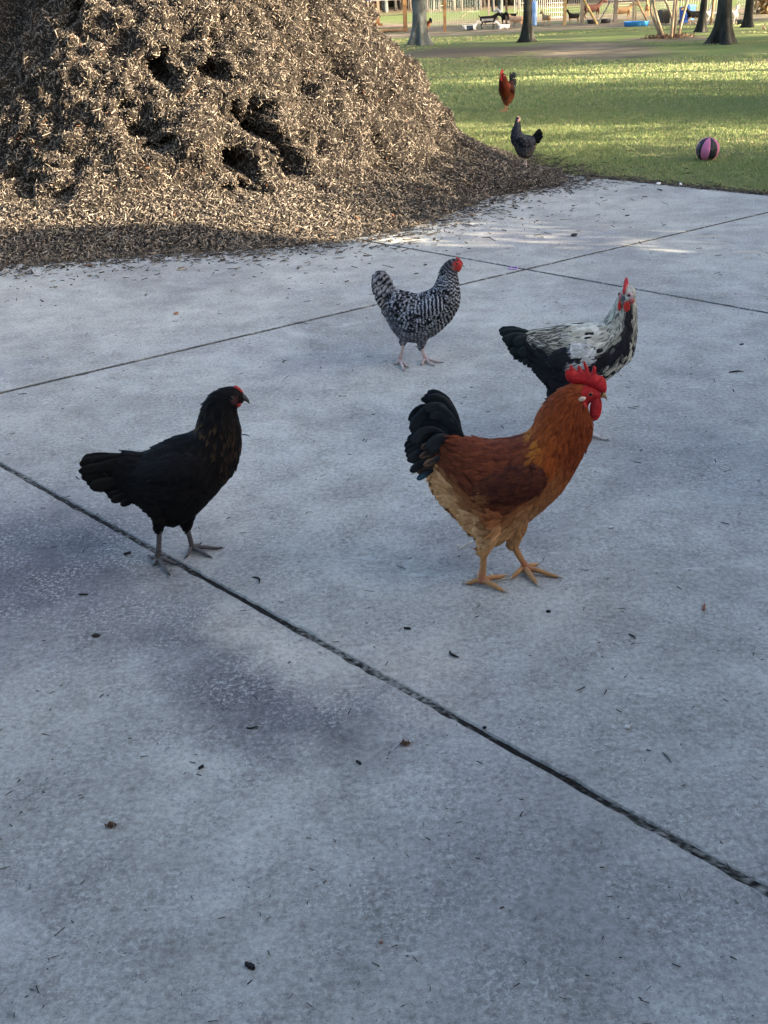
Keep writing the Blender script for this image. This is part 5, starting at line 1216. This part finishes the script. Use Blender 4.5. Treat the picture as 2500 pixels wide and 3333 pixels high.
# faint grey lettering up the left black panel (unreadable in the photograph; only its strokes are built)
LET = [[(0, 0), (0, .9), (.55, .9), (.6, .5), (.05, .45)], [(.05, 1.25), (.6, 1.3)], [(.3, 1.3), (.3, 1.75)], [(0, 2.0), (0, 2.7)], [(0, 2.35), (.6, 2.35)], [(.6, 2.0), (.6, 2.7)], [(0, 3.0), (.6, 3.0), (.6, 3.5), (0, 3.5), (0, 3.0)]]
mb = MB()
for stx in LET:
    pts = []
    for u_, v_ in stx:
        a = rad(-160)+rad(24)*(u_-.3)*.62; e = rad(-30)+rad(62)*v_/3.5; q = Vector((math.cos(e)*math.cos(a), math.cos(e)*math.sin(a), math.sin(e)))*(R_*1.002); pts.append(tuple(q))
    mb.tube(pts, [.0022]*len(pts), 6, max(8, len(pts)*5) if len(pts) > 2 else None, col=(.30, .31, .36), flat=.4)
mb.build('lettering', M['paint'], ball)

# ------------------------------------------------------------------ small litter on the pavement
def litter(name, px, py, L, w, t, col, label, cat, ang=0, kind='chip', bend=0, mat=None):
    b = gnd(px, py, 0); m = MB(); a = math.atan2(*(np.array(ang_dir(px, py, ang))[::-1]))
    if kind == 'chip':
        nn = 7; V = []; rg = np.random.default_rng(int(px*7+py))
        for i in range(nn):
            u_ = -1+2*i/(nn-1); ww = w/2*(1-abs(u_)**2.5*.7)*(1+.15*rg.normal()); zz = bend*(1-u_*u_)*L*.3
            for s_, z_ in ((-1, 0), (1, 0), (.8, 1), (-.8, 1)): V.append((u_*L/2, s_*ww+rg.normal()*w*.04, .0005+zz+z_*t))
        F = [[i*4+j, (i+1)*4+j, (i+1)*4+(j+1) % 4, i*4+(j+1) % 4] for i in range(nn-1) for j in range(4)]+[[0, 1, 2, 3], [(nn-1)*4+3, (nn-1)*4+2, (nn-1)*4+1, (nn-1)*4]]
        m.add(V, F, col=col)
    elif kind == 'twig':
        P = [(-L/2, 0, t/2), (-L*.15, bend*L*.35, t*.7), (L*.2, bend*L*.2, t*.9), (L/2, -bend*L*.3, t/2)]; m.tube(P, [w*.35, w*.55, w*.5, w*.2], 6, 12, col=col)
    elif kind == 'pebble': m.ball((0, 0, t*.45), (L/2, w/2, t/2), 12, 8, col=col)
    o = m.build(name, mat or M['chip'], None, b, smooth=kind != 'chip', label=label, cat=cat); o.rotation_euler = (0, 0, a)
    if kind == 'pebble':
        v = verts(o.data); v += (v*(fbm(v, 120, 2, int(px))*.28)[:, None]); o.data.vertices.foreach_set('co', v.astype(np.float32).ravel())
    return o
def ang_dir(px, py, ang):   # direction of a litter piece: image angle -> direction on the ground
    p = gnd(px, py); q = gnd(px+10*math.cos(rad(ang)), py-10*math.sin(rad(ang))); return ((q-p).x, (q-p).y)
DK = (.022, .021, .022); BR = (.16, .075, .04); GY = (.12, .12, .11)
litter('bark_piece', 573, 1022, .032, .014, .008, (.28, .13, .07), 'short reddish brown bark piece alone on the left concrete', 'bark', 20)
litter('twig', 927, 1178, .035, .004, .004, DK, 'tiny dark twig standing out left of the barred hen', 'twig', 60, 'twig', .6)
litter('stone', 1869, 769, .05, .028, .02, (.035, .037, .042), 'dark oval stone on the concrete near the mulch foot', 'stone', 8, 'pebble')
litter('bark_piece', 1414, 782, .035, .018, .014, DK, 'dark bark lump on the sunlit streak near the heap', 'bark', 30)
litter('twig', 1641, 752, .07, .005, .005, (.06, .05, .04), 'curved dark twig right of the mulch foot on the concrete', 'twig', -15, 'twig', .5)
litter('twig', 2396, 1212, .06, .006, .005, DK, 'straight dark twig near the right edge, behind the rooster', 'twig', 3, 'twig', .1)
litter('stick', 2291, 1980, .030, .007, .006, (.22, .09, .05), 'reddish brown stub of stick at the right', 'stick', 78)
lf = empty('dry_leaf', gnd(1318, 2424, 0), label='crumpled brown dry leaf above the long joint, right of centre', cat='leaf')
lf2 = empty('dry_leaf', gnd(361, 2690, 0), label='crumpled brown dry leaf at the lower left', cat='leaf')
for q, sd_ in ((lf, 3), (lf2, 5)):
    rg = np.random.default_rng(sd_); n_ = 9; V = []
    for i in range(n_):
        for j in range(n_):
            u_, v_ = -1+2*i/(n_-1), -1+2*j/(n_-1); V.append((u_*.012*(1-.3*v_*v_), v_*.008*(1-.4*u_*u_), .005+.004*math.sin(u_*4+v_*3)+rg.normal()*.0015))
    link('blade', np_mesh('leaf', V, np.array([[i*n_+j, i*n_+j+1, (i+1)*n_+j+1, (i+1)*n_+j] for i in range(n_-1) for j in range(n_-1)]), np.tile((.15, .09, .06), (len(V), 1)), False), M['chip'], q)
    MB().tube([(.01, 0, .006), (.02, .003, .003)], [.0008, .0005], 5, col=(.12, .08, .05)).build('stalk', M['chip'], q)
litter('pebble', 2043, 2371, .014, .010, .009, (.6, .6, .58), 'small white pebble below the rooster at the right', 'pebble', 10, 'pebble')
litter('pebble', 1990, 1719, .016, .008, .007, (.6, .6, .58), 'small white pebble behind and right of the rooster feet', 'pebble', 10, 'pebble')
litter('twig', 836, 1890, .045, .005, .005, DK, 'curved dark twig between the long joint and the black hen', 'twig', -35, 'twig', .5)
litter('twig', 1477, 2133, .035, .006, .005, DK, 'crooked dark twig below the feet of the rooster', 'twig', -40, 'twig', -.4)
litter('twig', 2058, 2074, .028, .004, .004, DK, 'thin slanting dark twig right of and below the rooster', 'twig', -35, 'twig', .2)
litter('twig', 2171, 2467, .036, .0035, .003, GY, 'thin grey twig lying slanted at the lower right', 'twig', -48, 'twig', .1)
litter('bark_piece', 814, 3148, .020, .009, .007, DK, 'dark bark piece nearest the bottom of the picture', 'bark', -25)
litter('clod', 314, 2072, .022, .012, .009, (.03, .028, .026), 'dark clod on the stained concrete at the left', 'clod', 0, 'pebble')
litter('twig', 821, 2369, .026, .0035, .003, DK, 'thin curved dark twig under the dark stain', 'twig', 3, 'twig', -.4)
litter('bark_piece', 415, 1804, .022, .008, .006, DK, 'dark bark piece left of the black hen feet', 'bark', 15)
litter('bark_piece', 272, 1937, .026, .004, .004, DK, 'long thin dark bark piece on the left stain', 'bark', 0)
litter('bark_piece', 1168, 2484, .016, .006, .004, DK, 'small dark chip left of the crumpled leaf', 'bark', -30)
litter('bark_piece', 1326, 2048, .018, .006, .005, DK, 'small dark chip below left of the rooster feet', 'bark', -5)
litter('twig', 795, 1418, .05, .003, .003, DK, 'fine dark twig beside the breast of the black hen', 'twig', -5, 'twig', .3)
litter('bark_piece', 1785, 1993, .012, .006, .006, DK, 'tiny dark chip right of the rooster feet', 'bark', -5)
litter('bark_piece', 655, 2500, .014, .006, .005, DK, 'small dark chip left of centre on the lower concrete', 'bark', 30)
litter('bark_piece', 2414, 1212-90, .02, .006, .005, DK, 'small dark chip near the right edge above the twig', 'bark', 10)
litter('pebble', 1577, 2371, .010, .008, .006, DK, 'dark grain beside the long joint below the rooster', 'pebble', 0, 'pebble')
litter('pebble', 1240, 3070, .008, .006, .006, (.3, .17, .12), 'tiny reddish pebble low in the picture', 'pebble', 0, 'pebble')
litter('white_scrap', 2143, 601, .05, .022, .02, (.75, .75, .73), 'white scrap at the lawn edge left of its twin', 'scrap', 10, 'pebble'); litter('white_scrap', 2215, 606, .025, .018, .03, (.75, .75, .73), 'small upright white scrap at the lawn edge', 'scrap', 10, 'pebble')
st = gnd(1510, 1790); 
for i, (a, b, lb) in enumerate((((1492, 1792), (1540, 1762), 'pale straw stalk behind the feet of the rooster'), ((1484, 1774), (1500, 1784), 'tiny pale straw left of the stalk behind the rooster'), ((1610, 1897), (1665, 1882), 'pale straw stalk between the feet of the rooster'), ((1593, 1864), (1606, 1878), 'short pale straw beside the near foot of the rooster'))):
    A = gnd(*a); B = gnd(*b)-A; MB().tube([(0, 0, .002), tuple(B*.5+Vector((0, .002, .004))), tuple(B+Vector((0, 0, .002)))], [.0012, .0013, .0008], 5, 6, col=(.6, .55, .42)).build('straw', M['chip'], None, A, label=lb, cat='straw')
hp = gnd(1670, 873, .004); an = np.linspace(0, 2*math.pi, 25); MB().tube([(math.cos(x)*.028, math.sin(x)*.028, .001) for x in an], [.003]*25, 6, col=(.35, .2, .5), cap=False).build('hair_tie', M['paint'], None, hp, label='thin purple hair tie ring lying where the joints cross', cat='hair tie')
# crumbs too small and many to count
n = 900; rng = np.random.default_rng(5); px = rng.uniform(0, 2500, n); py = 700+2633*rng.random(n)**1.7
P = np.array([tuple(gnd(a, b, .001)) for a, b in zip(px, py)]); ok = np.array([off(p[0], p[1]) < EDGE-.05 and math.hypot(p[0]-PC[0], p[1]-PC[1]) > 3.5 for p in P]); P = P[ok]; n = len(P)
sz = (np.linalg.norm(P, axis=1)/6)**.6
a = chips(P, np.tile([0, 0, 1.0], (n, 1)), rng.gamma(2.0, .0085, n).clip(.003, .055)*sz, rng.uniform(.002, .006, n)*sz, rng.uniform(.001, .003, n), chip_col(n, rng, .25), .05, rng)
# debris packed in the joints
m = 900; t = rng.uniform(-1, 1, m); w = rng.random(m); Q = np.where((w < .6)[:, None], X0-3.45*e2+np.outer(t*3.2+.2, e1), np.where((w < .8)[:, None], X0+np.outer(t*4, e1), X0+np.outer(t*4, e2)))
Q = np.hstack([Q+rng.normal(0, .003, (m, 2)), rng.uniform(-.012, -.004, (m, 1))])
b = chips(Q, np.tile([0, 0, 1.0], (m, 1)), rng.gamma(3, .004, m).clip(.003, .03), rng.uniform(.001, .003, m), rng.uniform(.001, .003, m), chip_col(m, rng, .3), .1, rng)
link('mulch_crumbs', np_mesh('crumbs', np.vstack([a[0], b[0]]), [np.vstack([a[2], b[2]+len(a[0])]), np.vstack([a[1], b[1]+len(a[0])])], np.vstack([a[3], b[3]]), False), M['chip'], None, kind='stuff', label='tiny dark mulch crumbs scattered over the concrete and in its joints')
